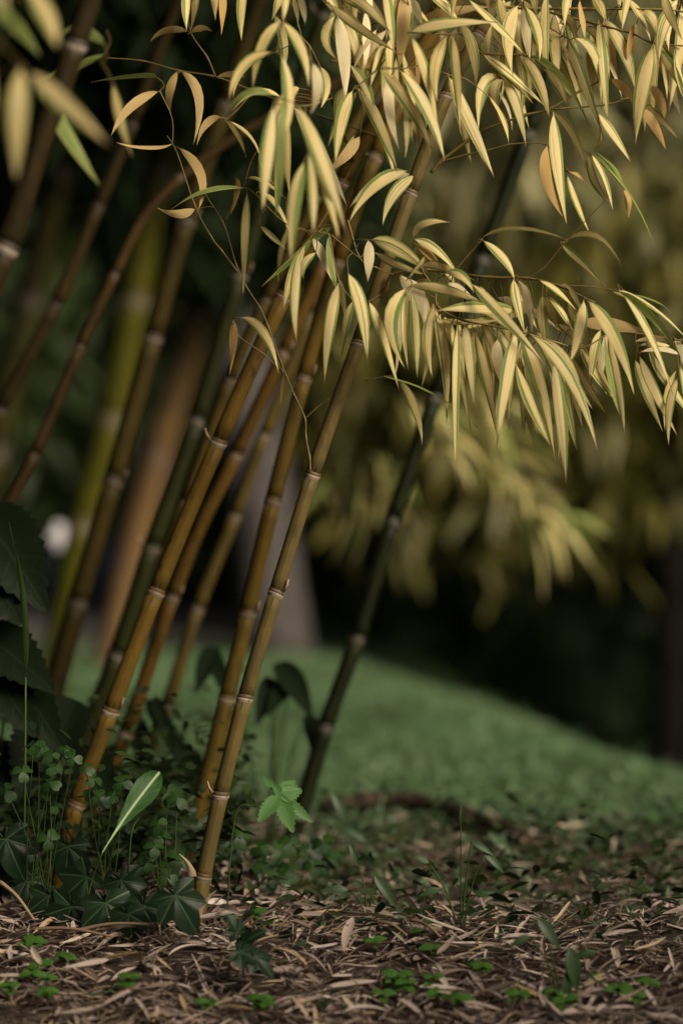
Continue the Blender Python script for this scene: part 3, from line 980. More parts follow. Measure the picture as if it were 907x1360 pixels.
# sprays on the golden culm: top middle, and the ones that hang towards the camera
S3 = [
    (468, 120, 453, 160, 446, 217, 21, 'c', -.06), (465, 85, 487, 115, 497, 152, 15, 'r'), (448, 20, 457, 72, 458, 132, 21, 'p', -.03),
    (445, 20, 432, 50, 447, 77, 15, 'y'), (430, 1, 478, 37, 524, 67, 14, 'c', -.03), (463, -4, 491, 13, 518, 42, 15, 'l', -.02),
    (511, -18, 518, 22, 523, 70, 15, 'r', -.03), (540, -22, 535, 38, 530, 92, 21, 't', .02), (546, -3, 554, 15, 562, 34, 11, 'p'),
    (478, 122, 505, 170, 527, 226, 17, 'l', -.05), (541, 226, 497, 246, 466, 291, 20, 'l', -.02), (478, 180, 460, 205, 436, 226, 17, 't'),
    (490, 20, 482, 60, 470, 95, 15, 'y', .04), (505, 40, 492, 70, 486, 110, 14, 't', .05), (425, -20, 440, 0, 452, 25, 14, 'y'),
    (480, -25, 470, 5, 475, 35, 15, 'y', .04), (520, 60, 512, 90, 508, 130, 15, 'y', .05), (555, 60, 552, 100, 556, 140, 14, 't', .05), (462, 50, 478, 90, 484, 130, 12, 'y', .04), (535, 70, 545, 110, 552, 150, 12, 'y', .02)]
branch('B', [([(545, 88), (520, 60), (500, 92), (470, 84), (440, 80)], 2.42, 2.30, 1.2), ([(520, 60), (545, 30), (540, -5)], 2.36, 2.32, .8),
             ([(500, 92), (470, 118)], 2.30, 2.26, .7), ([(520, 60), (470, 10), (445, 15), (425, -5)], 2.35, 2.30, .8)], S3 + fillers(S3, .9, 4) + fillers(S3, .6, 14), 2.30)
S4 = [
    (404, 215, 390, 275, 388, 347, 21, 'r', -.02), (398, 335, 391, 392, 394, 456, 16, 'e', .16), (410, 203, 415, 260, 416, 312, 15, 'l', -.02),
    (394, 138, 429, 218, 459, 308, 22, 'l', -.02), (404, 150, 430, 240, 450, 314, 18, 'e', -.01), (363, 138, 354, 212, 349, 277, 21, 'l', -.02),
    (373, 72, 383, 140, 366, 205, 18, 'l', 0), (376, 130, 373, 215, 367, 288, 14, 'g', 0), (373, 27, 347, 62, 336, 117, 17, 'y', .06),
    (375, 28, 400, 65, 410, 114, 16, 'l', .03), (414, 82, 422, 117, 411, 152, 16, 'p', .03), (362, 68, 322, 87, 305, 132, 13, 'y', .05),
    (362, 126, 328, 122, 299, 152, 13, 'g', .05), (378, -22, 379, 0, 376, 27, 13, 'y', .08), (395, -10, 402, 10, 405, 32, 10, 'p', .08),
    (383, 125, 371, 140, 362, 170, 12, 'y', .06)]
branch('B', [([(470, 215), (440, 130), (410, 60), (375, 28), (378, -10)], 2.42, 2.14, 1.1), ([(410, 60), (414, 82)], 2.2, 2.12, .6), ([(440, 130), (405, 140), (363, 137)], 2.3, 2.06, .8),
             ([(405, 140), (408, 205)], 2.12, 2.06, .6), ([(375, 28), (368, 70)], 2.14, 2.08, .6), ([(470, 215), (430, 290), (398, 333)], 2.42, 2.22, .6)], S4 + [q[:8] + (.2,) for q in fillers(S4, .6, 15)], 2.07)
S5 = [
    (250, -22, 247, 8, 248, 40, 13, 'l'), (260, -18, 258, 10, 253, 41, 12, 'y'), (283, -25, 285, 0, 286, 25, 10, 't'), (296, -20, 296, 10, 294, 44, 11, 't'),
    (325, -24, 320, 12, 321, 52, 15, 'y'), (240, 94, 264, 128, 257, 188, 15, 't'), (236, 93, 225, 122, 227, 149, 14, 't'), (212, 120, 173, 142, 149, 178, 14, 't'),
    (230, 190, 195, 195, 157, 189, 8, 't'), (250, 41, 220, 40, 201, 54, 8, 't'), (255, 43, 268, 37, 281, 41, 7, 't'), (294, 156, 274, 164, 262, 191, 10, 't'),
    (300, 160, 316, 180, 326, 206, 8, 'y'), (305, 160, 331, 178, 344, 204, 7, 'y'), (325, 101, 305, 98, 289, 102, 8, 't'), (208, 102, 180, 100, 124, 108, 5, 'g'), (320, -20, 321, 8, 322, 30, 8, 't', .05)]
branch('B', [([(500, 180), (440, 158), (405, 146), (337, 120), (286, 101), (238, 93), (190, 80), (142, 76)], 2.42, 2.33, .75), ([(286, 101), (275, 75), (253, 42), (250, 10)], 2.35, 2.33, .7),
             ([(337, 120), (315, 145), (300, 158), (294, 156)], 2.37, 2.34, .6), ([(240, 93), (225, 108), (212, 120)], 2.34, 2.33, .5)], S5, 2.33)
S6 = [
    (236, 195, 267, 232, 263, 277, 15, 't'), (260, 277, 237, 284, 211, 276, 12, 't'), (328, 250, 275, 252, 228, 278, 9, 'g', -.01), (328, 253, 325, 320, 323, 386, 14, 'e'),
    (313, 235, 314, 256, 306, 283, 10, 't'), (382, 300, 372, 340, 370, 376, 10, 'y'), (434, 306, 390, 343, 350, 378, 9, 'g'), (442, 299, 420, 314, 396, 326, 8, 'g'),
    (437, 312, 440, 350, 448, 387, 11, 'g'), (415, 315, 431, 343, 446, 382, 14, 'p'), (420, 335, 404, 350, 404, 372, 13, 'r'), (318, 422, 350, 442, 369, 493, 15, 'l'),
    (308, 424, 310, 455, 305, 495, 13, 't'), (376, 500, 374, 520, 372, 541, 5, 't'), (450, 375, 438, 432, 431, 506, 19, 'e', -.03), (468, 400, 459, 432, 454, 472, 13, 'r'),
    (449, 370, 455, 395, 458, 422, 10, 'c'), (345, 195, 352, 225, 375, 255, 9, 'y'), (350, 255, 370, 275, 388, 315, 9, 'y'), (330, 235, 350, 240, 378, 262, 8, 'y'), (345, 300, 362, 315, 380, 330, 8, 'y')]
branch('A', [([(412, 628), (411, 607), (406, 580), (405, 556), (392, 527), (380, 499), (372, 478), (356, 433), (345, 408), (327, 380), (314, 352), (297, 297), (272, 257)], 2.30, 2.33, .85),
             ([(316, 361), (294, 332), (281, 315), (259, 273), (235, 202), (222, 180)], 2.33, 2.34, .7), ([(405, 556), (420, 542), (437, 529)], 2.31, 2.31, .7),
             ([(380, 499), (350, 470), (316, 445), (310, 424)], 2.32, 2.31, .55), ([(297, 297), (313, 262), (330, 250), (382, 298), (437, 310)], 2.33, 2.27, .6),
             ([(437, 310), (450, 372), (468, 398)], 2.27, 2.27, .6), ([(372, 478), (376, 500), (374, 520)], 2.32, 2.31, .8)], S6, 2.31)

# pale leaves close to the camera on the blurred culm at the left
S7 = [(27, 88, 22, 160, 22, 236, 34, 'c'), (38, 95, 88, 140, 142, 189, 28, 'l'), (38, -18, 62, 22, 76, 62, 28, 'l'), (-12, 2, 20, 32, 52, 72, 24, 'g', .15),
      (48, 108, 90, 180, 132, 245, 22, 'g', .35), (-30, 40, -20, 90, -5, 150, 26, 'c'), (-40, -40, -10, -20, 10, 10, 26, 'c')]
branch('G', [([(-10, 372), (-50, 200), (-20, 110), (30, 88)], 2.02, 1.62, 1.6), ([(-20, 110), (10, 40), (38, -15)], 1.72, 1.62, 1.0)], S7, 1.62, mind=18)
branch('F', [([(175, 165), (150, 110), (132, 75), (142, 40)], 2.95, 2.6, .9)], [(138, 72, 95, 90, 45, 110, 9, 'g'), (150, 110, 160, 160, 175, 205, 16, 'y', .2), (140, 60, 110, 40, 80, 45, 16, 'g', .2)], 2.55)

# blurred sprays of the blackish culm
S9 = []
r9 = random.Random(4)
for cx, cy, n in ((650, 630, 11), (700, 665, 10), (735, 690, 8), (620, 580, 12), (670, 545, 11), (570, 550, 10), (520, 620, 8), (480, 670, 8), (455, 640, 6)):
    for k in range(n):
        bx_, by_ = cx + r9.uniform(-30, 30), cy + r9.uniform(-35, 15)
        an = math.radians(r9.uniform(25, 85)) if cx > 560 else math.radians(r9.uniform(50, 140))
        ln = r9.uniform(65, 105)
        tx, ty = bx_ + ln * math.cos(an), by_ + ln * math.sin(an)
        S9.append((bx_, by_, (bx_ + tx) / 2 + 4, (by_ + ty) / 2 - 5, tx, ty, r9.uniform(7, 10), r9.choice('ggcyle')))
branch('L', [([(545, 620), (580, 600), (640, 620), (700, 650), (745, 690)], 2.88, 4.2, 1.2), ([(545, 620), (520, 650), (480, 690)], 2.88, 4.1, 1.0)], S9, 4.2, spread=.2)

# crowns of the culms above the picture: leafy tops that shade the ground
top_pts = []
for k in ('A', 'B', 'C', 'D', 'F', 'G', 'H', 'I', 'J', 'K2', 'L', 'E'):
    th, path = culms[k]
    ends = [p for p in path if p.z > CAM_Z + 0.2117 * p.y + 0.22]
    if not ends: continue
    e = np.array([tuple(p) for p in ends])

    def samp(n, rr, e=e):
        b = e[rr.integers(0, len(e), n)]
        q = b + rr.normal(0, 1, (n, 3)) * np.array([0.25, 0.25, 0.12]) + np.array([-0.25, 0.35, 0.1])
        lim = CAM_Z + 0.2117 * q[:, 1] + 0.16
        q[:, 2] = np.maximum(q[:, 2], lim + np.abs(rr.normal(0, .1, n)))
        return q
    foliage('top_foliage', th, M_FARLEAF, 420, samp, 0.12, 0.016, seed=sum(map(ord, k)) + 3)
for k, cx, cy, Yc, n in (('Q', 200, 0, 4.7, 1300), ('R', 70, 20, 5.1, 1200), ('S', 300, 230, 5.8, 2600)):  # dark leaf masses added to stand for the shade over the stem tops
    c = P(cx, cy, Yc)
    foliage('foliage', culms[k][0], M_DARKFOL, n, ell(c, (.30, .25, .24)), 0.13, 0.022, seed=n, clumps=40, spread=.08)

# ------------------------------------------------------------------ the ground layer: leaf litter, weeds, grass
LV = []
for vi in range(7):
    rr_ = random.Random(vi)
    n = 9
    L = 0.085; W = rr_.uniform(0.010, 0.017)
    curl = rr_.uniform(0.1, 0.8); bend = rr_.uniform(-0.75, 0.75); side = rr_.uniform(-.5, .5)
    V, F, U = [], [], []
    x = y = z = 0.0; ang = -bend / 2
    for i in range(n):
        t = i / (n - 1)
        w = math.sin(math.pi * (0.04 + 0.94 * t ** 0.7)) ** 0.8 * W
        for c in (-1, 0, 1):
            cw = c * w * 0.5
            V.append((x + cw * -0.1 * side, cw * math.cos(curl * .7) + side * 0.03 * t * t, z + abs(cw) * math.sin(curl) * 0.9))
            U.append((c * .5 + .5, t))
        x += math.cos(ang) * L / (n - 1); z += math.sin(ang) * L / (n - 1); ang += bend / (n - 1)
    zmin = min(v[2] for v in V)
    V = [(v[0] - L / 2, v[1], v[2] - zmin) for v in V]
    for i in range(n - 1):
        for j in range(2):
            q = i * 3 + j
            F.append((q, q + 1, q + 4, q + 3))
    LV.append((np.array(V), np.array(F), np.array(U)))


def in_view(x, y, margin=60):
    px = x / (K * y) + PW / 2
    py = PH / 2 + (CAM_Z - 0.0) / (K * y)
    return -margin < px < PW + margin and py < PH + margin


def litter_density(x, y):
    px = x / (K * y) + PW / 2
    d = 1.0 if y < 2.45 else max(0.0, 1 - (y - 2.45) / 0.9)
    if px > 400:
        d *= 1.0 if y < 2.2 else max(0.22, 1 - (y - 2.2) / 0.35)
    return d


def build_litter():
    r = np.random.default_rng(21)
    # one mass of crushed litter under the countable leaves
    VV, FF, UU, TT = [], [], [], []
    off = 0
    made = 0
    while made < 24000:
        y = 1.85 + 1.4 * r.random() ** 1.5; x = r.uniform(-0.19 * y - .15, 0.19 * y + .15)
        if r.random() > litter_density(x, y): continue
        v, f, u = LV[r.integers(0, 7)]
        sc = r.uniform(0.10, 0.47)
        scw = sc * (r.uniform(0.10, 0.3) if r.random() < .4 else r.uniform(0.45, 1.1))
        a = r.uniform(0, 6.283); tl = r.normal(0, 0.28); rl = r.normal(0, 0.5)
        m = Matrix.Rotation(a, 3, 'Z') @ Matrix.Rotation(tl, 3, 'Y') @ Matrix.Rotation(rl, 3, 'X')
        q = (v * np.array([sc, scw, sc])) @ np.array(m).T
        z = H(x, y) + r.uniform(0.0, 0.012) + abs(tl) * 0.02 * sc
        VV.append(q + np.array([x, y, z])); FF.append(f + off); UU.append(u); TT.append(np.full(len(v), r.random()))
        off += len(v); made += 1
    o = link('crushed_leaf_litter', fast_mesh('crushed_leaf_litter', np.concatenate(VV), np.concatenate(FF), np.concatenate(UU), np.concatenate(TT)), M_LITTER)
    o['kind'] = 'stuff'
    tag(o, 'bed of small dry leaf scraps covering the ground under the bamboo', 'leaf litter')
    # fallen leaves one can pick apart
    meshes = []
    for v, f, u in LV:
        me = mesh_np('fallen_leaf', v, f, u)
        me.materials.append(M_LITTER)
        meshes.append(me)
    made = 0
    while made < 290:
        y = r.uniform(2.02, 2.56); x = r.uniform(-0.150 * y, 0.150 * y)
        if r.random() > litter_density(x, y) or (y > 2.40 and x > 0): continue
        o = bpy.data.objects.new('fallen_leaf', meshes[r.integers(0, 7)])
        C.objects.link(o)
        sc = r.uniform(0.30, 0.64)
        tl = r.normal(0, 0.16)
        o.location = (x, y, H(x, y) + 0.006 + r.uniform(0, 0.012) + abs(tl) * 0.03)
        o.rotation_euler = (r.normal(0, 0.45), tl, r.uniform(0, 6.283))
        o.scale = (sc, sc * r.uniform(.7, 1.25), sc)
        tag(o, 'dry buff bamboo leaf lying loose on the litter', 'fallen leaf', 'fallen bamboo leaves on the litter')
        made += 1


build_litter()


def build_grass():
    r = np.random.default_rng(8)
    n = 120000
    y = r.uniform(2.15, 7.2, n)
    x = r.uniform(-1, 1, n) * (0.19 * y + 0.25)
    patch = np.array([mnoise.noise(Vector((a * 2.2, b * 2.2, 3.1))) for a, b in zip(x, y)])
    keep = r.random(n) < np.clip((y - 2.65 - 0.35 * patch) / 0.8, np.where((x > -.05) & (y > 2.27 + .1 * patch), .30, .015), 1)
    keep &= (y < 6.9 + 0.4 * patch) | (r.random(n) < 0.1)
    x, y = x[keep], y[keep]; n = len(x)
    z = hgt(x, y) - 0.003
    pos = np.stack([x, y, z], 1)
    d = rdirs(n, 0.35, 0.98, r)
    V, F, uv, tn = leaf_mass(pos, d, rdirs(n, -.2, .2, r), r.uniform(0.012, 0.038, n) * np.where(r.random(n) < .03, r.uniform(1.5, 2.6, n), 1), r.uniform(0.0016, 0.0034, n), droop=0.35, tint=r.random(n), prof=((0, 0.8), (0.5, 1.0), (1, 0.05)))
    o = link('lawn_grass', fast_mesh('lawn_grass', V, F, uv, tn), M_GRASS)
    o['kind'] = 'stuff'
    tag(o, 'short dim lawn grass sloping away behind the bamboo', 'grass')
    # low weeds between litter and lawn
    n = 13000
    y = r.uniform(2.1, 3.1, n); x = r.uniform(-1, 1, n) * (0.16 * y + 0.1)
    px = x / (K * y) + PW / 2
    pr = np.where(px > 330, np.clip((y - 2.2) / 0.4, 0.02, .22), np.clip((y - 2.30) / 0.10, 0.0, 1))
    keep = r.random(n) < pr
    x, y = x[keep], y[keep]; n = len(x)
    lift = np.abs(r.normal(0, 0.028, n)) + np.where(x / (K * y) + PW / 2 < 330, np.abs(r.normal(0, .06, n)), 0)
    pos = np.stack([x, y, hgt(x, y) + lift], 1)
    V, F, uv, tn = leaf_mass(pos, rdirs(n, -.4, .5, r), rdirs(n, .3, 1, r), r.uniform(0.008, 0.024, n), r.uniform(0.004, 0.011, n), droop=0.3, tint=r.random(n), prof=((0, 0.2), (0.35, 1.0), (0.75, .8), (1, 0.05)))
    o = link('ground_cover', fast_mesh('ground_cover', V, F, uv, tn), M_WEED)
    o['kind'] = 'stuff'
    tag(o, 'tangle of low dark weeds between the leaf litter and the lawn', 'weeds')


build_grass()


# ------------------------------------------------------------------ small plants
def fan_leaf(outline, centre=(0, 0), thick=0.0, name='leaflet', cup=0.15):
    """flat leaf from a 2-D outline (x across, y along, base at origin), ribbed along its middle"""
    V, F, U = [], [], []
    ys = [p[1] for p in outline]; lo, hi = min(ys), max(ys)
    wmax = max(abs(p[0]) for p in outline)
    V.append((centre[0], centre[1], 0)); U.append((.5, (centre[1] - lo) / (hi - lo)))
    for (x, y) in outline:
        V.append((x, y, cup * abs(x) - 0.25 * (y - lo) ** 2 / (hi - lo)))
        U.append((x / wmax * .5 + .5, (y - lo) / (hi - lo)))
    n = len(outline)
    for i in range(n):
        F.append((0, 1 + i, 1 + (i + 1) % n))
    return mesh_np(name, V, F, U)


def blade_leaf(prof, L, W, name='leaflet', fold=.15, droop=.25, teeth=0.0, n=None):
    """leaf as a strip with midrib: prof(t)->relative half width; optional saw teeth"""
    n = n or 10
    V, F, U = [], [], []
    for i in range(n + 1):
        t = i / n
        w = prof(t) * W * .5
        if teeth and i % 2: w *= 1 + teeth
        z = -droop * L * t * t
        for c in (-1, -.5, 0, .5, 1):
            yy = t * L - (teeth * 0.35 * W * abs(c) if (teeth and i % 2 == 0) else 0) * (1 if 0 < i < n else 0)
            V.append((c * w, yy, z + abs(c) * w * fold)); U.append((c * .5 + .5, t))
    for i in range(n):
        for j in range(4):
            q = i * 5 + j
            F.append((q, q + 1, q + 6, q + 5))
    return mesh_np(name, V, F, U)


heart = [(0, 0), (.28, .22), (.46, .5), (.47, .78), (.30, .98), (.10, .98), (0, .86), (-.10, .98), (-.30, .98), (-.47, .78), (-.46, .5), (-.28, .22)]
ME_CLOVER = fan_leaf([(x * .016, y * .016) for x, y in heart], (0, .009), name='leaflet')
ME_CLOVER.materials.append(M_CLOVER)
ME_SEED = blade_leaf(lambda t: math.sin(math.pi * (.05 + .93 * t ** .8)) ** .7, .016, .011, droop=.3, teeth=.12)
ME_SEED.materials.append(M_SEEDLING)
def ivy_mesh(seed, size=.06):
    """five-lobed leaf: lobes as a radius over the angle, domed, with the veins along the lobe axes"""
    r = random.Random(seed)
    axes = [(90, 1.0), (38, .80), (142, .80), (-18, .62), (198, .62)]
    axes = [(a + r.uniform(-6, 6), k * r.uniform(.9, 1.1)) for a, k in axes]
    n, rings = 60, 4
    V, F, U = [(0, 0, 0)], [], [(.5, 0)]
    for q in range(1, rings + 1):
        f = q / rings
        for j in range(n):
            an = -90 + 360 * j / n
            best, rad = 180, 0.30
            for a, k in axes:
                d = abs((an - a + 180) % 360 - 180)
                best = min(best, d)
                rad = max(rad, k * (max(0, 1 - (d / 40)) ** .75 * .62 + .38) if d < 40 else 0)
            if (an + 360) % 360 > 255 and (an + 360) % 360 < 285: rad *= .35
            x, y = math.cos(math.radians(an)) * rad * f * size, math.sin(math.radians(an)) * rad * f * size
            z = -.30 * rad * rad * f * f * size + .10 * size * f * (best / 40) * (1 if best < 40 else .6)
            V.append((x, y, z)); U.append((.5 + min(.5, best / 60 * (.35 + .65 * f)), f))
    for j in range(n):
        F.append((0, 1 + j, 1 + (j + 1) % n))
    for q in range(rings - 1):
        for j in range(n):
            a0 = 1 + q * n
            F.append((a0 + j, a0 + n + j, a0 + n + (j + 1) % n, a0 + (j + 1) % n))
    me = mesh_np('leaf', V, F, U)
    me.materials.append(M_IVY)
    return me


ME_IVIES = [ivy_mesh(k) for k in range(4)]


def place(name, mesh, parent, loc, zdir, ydir, scale=1.0, material=None):
    """orient a leaf so that its length runs along ydir and its face looks along zdir"""
    y = Vector(ydir).normalized()
    z = Vector(zdir); z = (z - y * z.dot(y)).normalized()
    x = y.cross(z)
    m = Matrix((x, y, z)).transposed().to_4x4()
    o = bpy.data.objects.new(name, mesh)
    C.objects.link(o)
    if material and len(mesh.materials) == 0: mesh.materials.append(material)
    o.matrix_local = Matrix.Translation(loc) @ m @ Matrix.Scale(scale, 4)
    if parent is not None:
        o.parent = parent
        o.matrix_parent_inverse = parent_inv(parent)
    return o


def stem_obj(parent, pts, r, name='stem', material=None):
    return link(name, tube(name, catmull(pts, 4), [r * (1 - .4 * i / (4 * (len(pts) - 1))) for i in range(4 * (len(pts) - 1) + 1)], 6), material or M_STEM, parent)


def trefoil(parent, foot, head, face, size, name='leaf'):
    """one clover leaf: stalk (the part) with three leaflets under it"""
    mid = foot.lerp(head, .5) + Vector((rng.uniform(-.006, .006), 0, .004))
    st = stem_obj(parent, [foot, mid, head], .0006 * size + .0003, name)
    f = Vector(face).normalized()
    a = Vector((0, 0, 1)); a = (a - f * a.dot(f)).normalized(); b = f.cross(a)
    r0 = rng.uniform(0, 2)
    for k in range(3):
        an = r0 + k * 2 * math.pi / 3
        d = a * math.cos(an) + b * math.sin(an) - f * 0.2
        place('leaflet', ME_CLOVER, st, head, f, d, size * rng.uniform(.85, 1.15))
    return st


# clover by the golden culm and along the foot of the grove
def clover_plant(label, foot_px, heads, Y, size=1.0):
    fx = P(foot_px[0], foot_px[1], Y)
    base = Vector((fx.x, Y, H(fx.x, Y)))
    th = thing('clover_plant', base, label, 'clover', 'clover at the foot of the grove')
    for (x, y) in heads:
        h = P(x, y, Y + rng.uniform(-.05, .03))
        foot = base + Vector((rng.uniform(-.015, .015), 0, -.004))
        trefoil(th, foot, h, (rng.uniform(-.3, .3), rng.uniform(-1, -.5), rng.uniform(.35, .9)), size * .8 * rng.uniform(.8, 1.15))
    return th


clover_plant('clover with many leaves against the foot of the speckled golden culm', (50, 1150), [(52, 1000), (68, 1003), (88, 995), (72, 1020), (45, 990), (97, 1008), (66, 1040), (75, 1070), (63, 1115), (8, 1050), (30, 1025)], 2.33, .9)
clover_plant('clover with round leaves between the golden culm and the paddle leaf', (150, 1170), [(125, 1035), (133, 1060), (150, 1055), (162, 1040), (115, 1020), (165, 1085)], 2.36, .95)
clover_plant('clover with heart shaped leaves below the paddle leaf', (215, 1200), [(205, 1125), (195, 1145), (225, 1148), (212, 1110), (235, 1060), (222, 1052), (230, 1130), (210, 1095), (222, 1165), (240, 1145)], 2.30, .9)
clover_plant('sparse clover at the lit side of the toothed plant', (420, 1190), [(400, 1130), (430, 1120), (415, 1150), (385, 1155), (440, 1140)], 2.5, 1.0)
clover_plant('dim clover behind the base of the sharp culm', (330, 1180), [(320, 1110), (345, 1125), (365, 1130), (350, 1150), (385, 1120), (372, 1165)], 2.46, 1.1)

# seedlings in the litter
seeds = [(45, 1268), (52, 1308), (63, 1322), (85, 1290), (42, 1318), (62, 1334), (12, 1325), (173, 1320), (160, 1325), (275, 1350), (345, 1348), (350, 1352), (525, 1322), (540, 1330), (530, 1318), (507, 1345),
         (574, 1325), (580, 1335), (735, 1338), (750, 1345), (690, 1342), (820, 1335), (845, 1345), (300, 1230), (338, 1232), (575, 1280), (640, 1300), (495, 1270), (560, 1255), (860, 1325), (102, 1220), (790, 1315), (610, 1350)]
for (x, y) in seeds:
    g = G(x, y + 6)
    th = thing('seedling', g, 'small bright green seedling sprouting through the dry leaf litter', 'seedling', 'seedlings in the leaf litter')
    hgt_ = rng.uniform(.004, .012)
    top = g + Vector((0, -.003, hgt_ + .010))
    stem_obj(th, [g - Vector((0, 0, .003)), g.lerp(top, .5), top], .0007)
    nl = rng.choice([4, 5, 6])
    for k in range(nl):
        an = k * 2 * math.pi / nl + rng.uniform(-.3, .3)
        place('leaf', ME_SEED, th, top + Vector((0, 0, -.004 * (k % 2))), (math.cos(an) * .3, -.6, 1), (math.cos(an), math.sin(an) * .7 - .2, rng.uniform(-.1, .5)), rng.uniform(.5, .9))

# ivy
def ivy(label, leaves, Y):
    x, y = leaves[0][0], 1235
    b = P(x, y, Y)
    th = thing('ivy_plant', (b.x, Y, H(b.x, Y)), label, 'ivy', 'ivy at the foot of the grove')
    vine = []
    for (lx, ly, sc, an, tilt, dy) in leaves:
        p = P(lx, ly, Y + dy)
        a = math.radians(an)
        o = place('leaf', ME_IVIES[int(lx) % 4], th, p, (rng.uniform(-.2, .2), -1, tilt), (math.cos(a), -0.25, math.sin(a)), sc * .62)
        vine.append(p + Vector((0, .03, -.01)))
    vine.sort(key=lambda q: q.x)
    for p in vine:
        foot = Vector((p.x + rng.uniform(-.02, .02), Y + .05, H(p.x, Y + .05)))
        stem_obj(th, [foot, foot.lerp(p, .6) + Vector((0, .01, .01)), p - Vector((0, .028, -.008))], .0011, 'stalk')
    return th


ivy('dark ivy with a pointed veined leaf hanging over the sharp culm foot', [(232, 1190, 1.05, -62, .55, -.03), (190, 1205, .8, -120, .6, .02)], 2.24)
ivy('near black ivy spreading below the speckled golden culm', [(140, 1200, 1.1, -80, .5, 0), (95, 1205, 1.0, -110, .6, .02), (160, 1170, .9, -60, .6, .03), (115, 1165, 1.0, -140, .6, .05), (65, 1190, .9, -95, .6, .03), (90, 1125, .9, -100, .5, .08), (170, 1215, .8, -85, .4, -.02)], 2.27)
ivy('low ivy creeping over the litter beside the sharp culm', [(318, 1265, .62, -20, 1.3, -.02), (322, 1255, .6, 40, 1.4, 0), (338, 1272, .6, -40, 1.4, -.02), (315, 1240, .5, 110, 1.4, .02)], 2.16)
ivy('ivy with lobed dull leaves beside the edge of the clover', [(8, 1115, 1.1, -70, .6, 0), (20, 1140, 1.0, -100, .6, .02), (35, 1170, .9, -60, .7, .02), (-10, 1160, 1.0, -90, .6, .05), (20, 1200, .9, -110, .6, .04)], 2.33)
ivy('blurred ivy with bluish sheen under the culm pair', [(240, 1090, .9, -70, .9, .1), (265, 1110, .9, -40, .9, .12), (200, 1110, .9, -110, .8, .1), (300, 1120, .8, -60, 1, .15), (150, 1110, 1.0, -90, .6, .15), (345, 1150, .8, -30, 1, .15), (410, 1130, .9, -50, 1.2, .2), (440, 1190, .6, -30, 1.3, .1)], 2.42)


# paddle-shaped leaf with a pale rib
def paddle():
    Y = 2.27
    b = P(137, 1134, Y)
    th = thing('paddle_leaf_plant', (b.x, Y, H(b.x, Y)), 'long paddle shaped green leaf with a pale rib leaning in the clover', 'plant')
    p0, pm, p1 = P(136, 1133, Y - .02), P(172, 1078, Y), P(212, 1026, Y + .02)
    V, F, U = [], [], []
    prof = [(0, .05), (.10, .06), (.22, .09), (.33, .22), (.45, .50), (.58, .78), (.70, .98), (.80, 1.0), (.89, .86), (.96, .55), (1, .1)]
    for t, w in prof:
        p = bez(p0, pm, p1, t)
        tg = (bez(p0, pm, p1, min(1, t + .02)) - bez(p0, pm, p1, max(0, t - .02))).normalized()
        s = tg.cross(VIEW).normalized(); nd = s.cross(tg)
        for c in (-1, -.5, 0, .5, 1):
            wid = .024
            V.append(p + s * c * w * wid * .5 - nd * (abs(c) * .25 * w * wid * .5) + nd * .0012 * math.sin(14 * t + 3 * c) * abs(c))
            # keep the rib the same thickness along the blade
            U.append((.5 + c * .5 * max(w, .10), t))
    for i in range(len(prof) - 1):
        for j in range(4):
            q = i * 5 + j
            F.append((q, q + 1, q + 6, q + 5))
    link('leaf', mesh_np('leaf', V, F, U), M_PADDLE, th)
    stem_obj(th, [Vector((b.x - .02, Y, H(b.x, Y) - .002)), b + Vector((-.012, 0, -.03)), p0], .0012, 'stalk')
    q = P(175, 1105, Y - .01)
    stem_obj(th, [P(170, 1160, Y), q, P(184, 1088, Y)], .0010, 'stalk')


paddle()


# plant with toothed leaflets
def toothed():
    Y = 2.33
    b = P(345, 1215, Y)
    th = thing('toothed_leaf_plant', (b.x, Y, H(b.x, Y)), 'green plant with five hanging toothed leaflets beside the sharp culm', 'plant')
    hub = P(371, 1056, Y)
    stem_obj(th, [Vector((P(300, 1100, Y).x, Y, H(0, Y))), P(312, 1085, Y), P(338, 1070, Y), hub], .0011, 'stalk')
    pf = lambda t: math.sin(math.pi * (.03 + .95 * t ** .85)) ** .8
    for (tx, ty, wpx, dz) in ((343, 1091, 17, -.02), (389, 1105, 19, -.02), (415, 1092, 12, -.01), (401, 1050, 22, .0), (350, 1031, 9, .01), (392, 1036, 16, .015), (362, 1043, 12, .0)):
        tip = P(tx, ty, Y + dz)
        d = tip - hub
        me = blade_leaf(pf, d.length, wpx * K * Y * 1.1, 'leaflet', .18, 0.06, .28, 18)
        place('leaflet', me, th, hub, (-.1, -1, .5), d, 1.0, M_TOOTHED)


toothed()


# dark broad leaves at the left, out of focus, with a grass stalk in front
def dark_plant(label, base_px, Y, leaves):
    b = P(base_px[0], base_px[1], Y)
    base = Vector((b.x, Y, H(b.x, Y)))
    th = thing('broad_leaf_plant', base, label, 'plant', 'broad dark plants at the grove edge')
    pf = lambda t: math.sin(math.pi * (.03 + .95 * t ** .72)) ** .85
    for (x0, y0, x1, y1, w) in leaves:
        a, c = P(x0, y0, Y + .03), P(x1, y1, Y - .04)
        me = blade_leaf(pf, (c - a).length, w * K * Y, 'leaf', .3, .22, .16, 22)
        place('leaf', me, th, a, (rng.uniform(-.3, .3), -1, rng.uniform(.3, .8)), c - a, 1.0, M_DARKLEAF)
        stem_obj(th, [base, base.lerp(a, .55) + Vector((0, .03, .02)), a], .002, 'stalk')
    return th


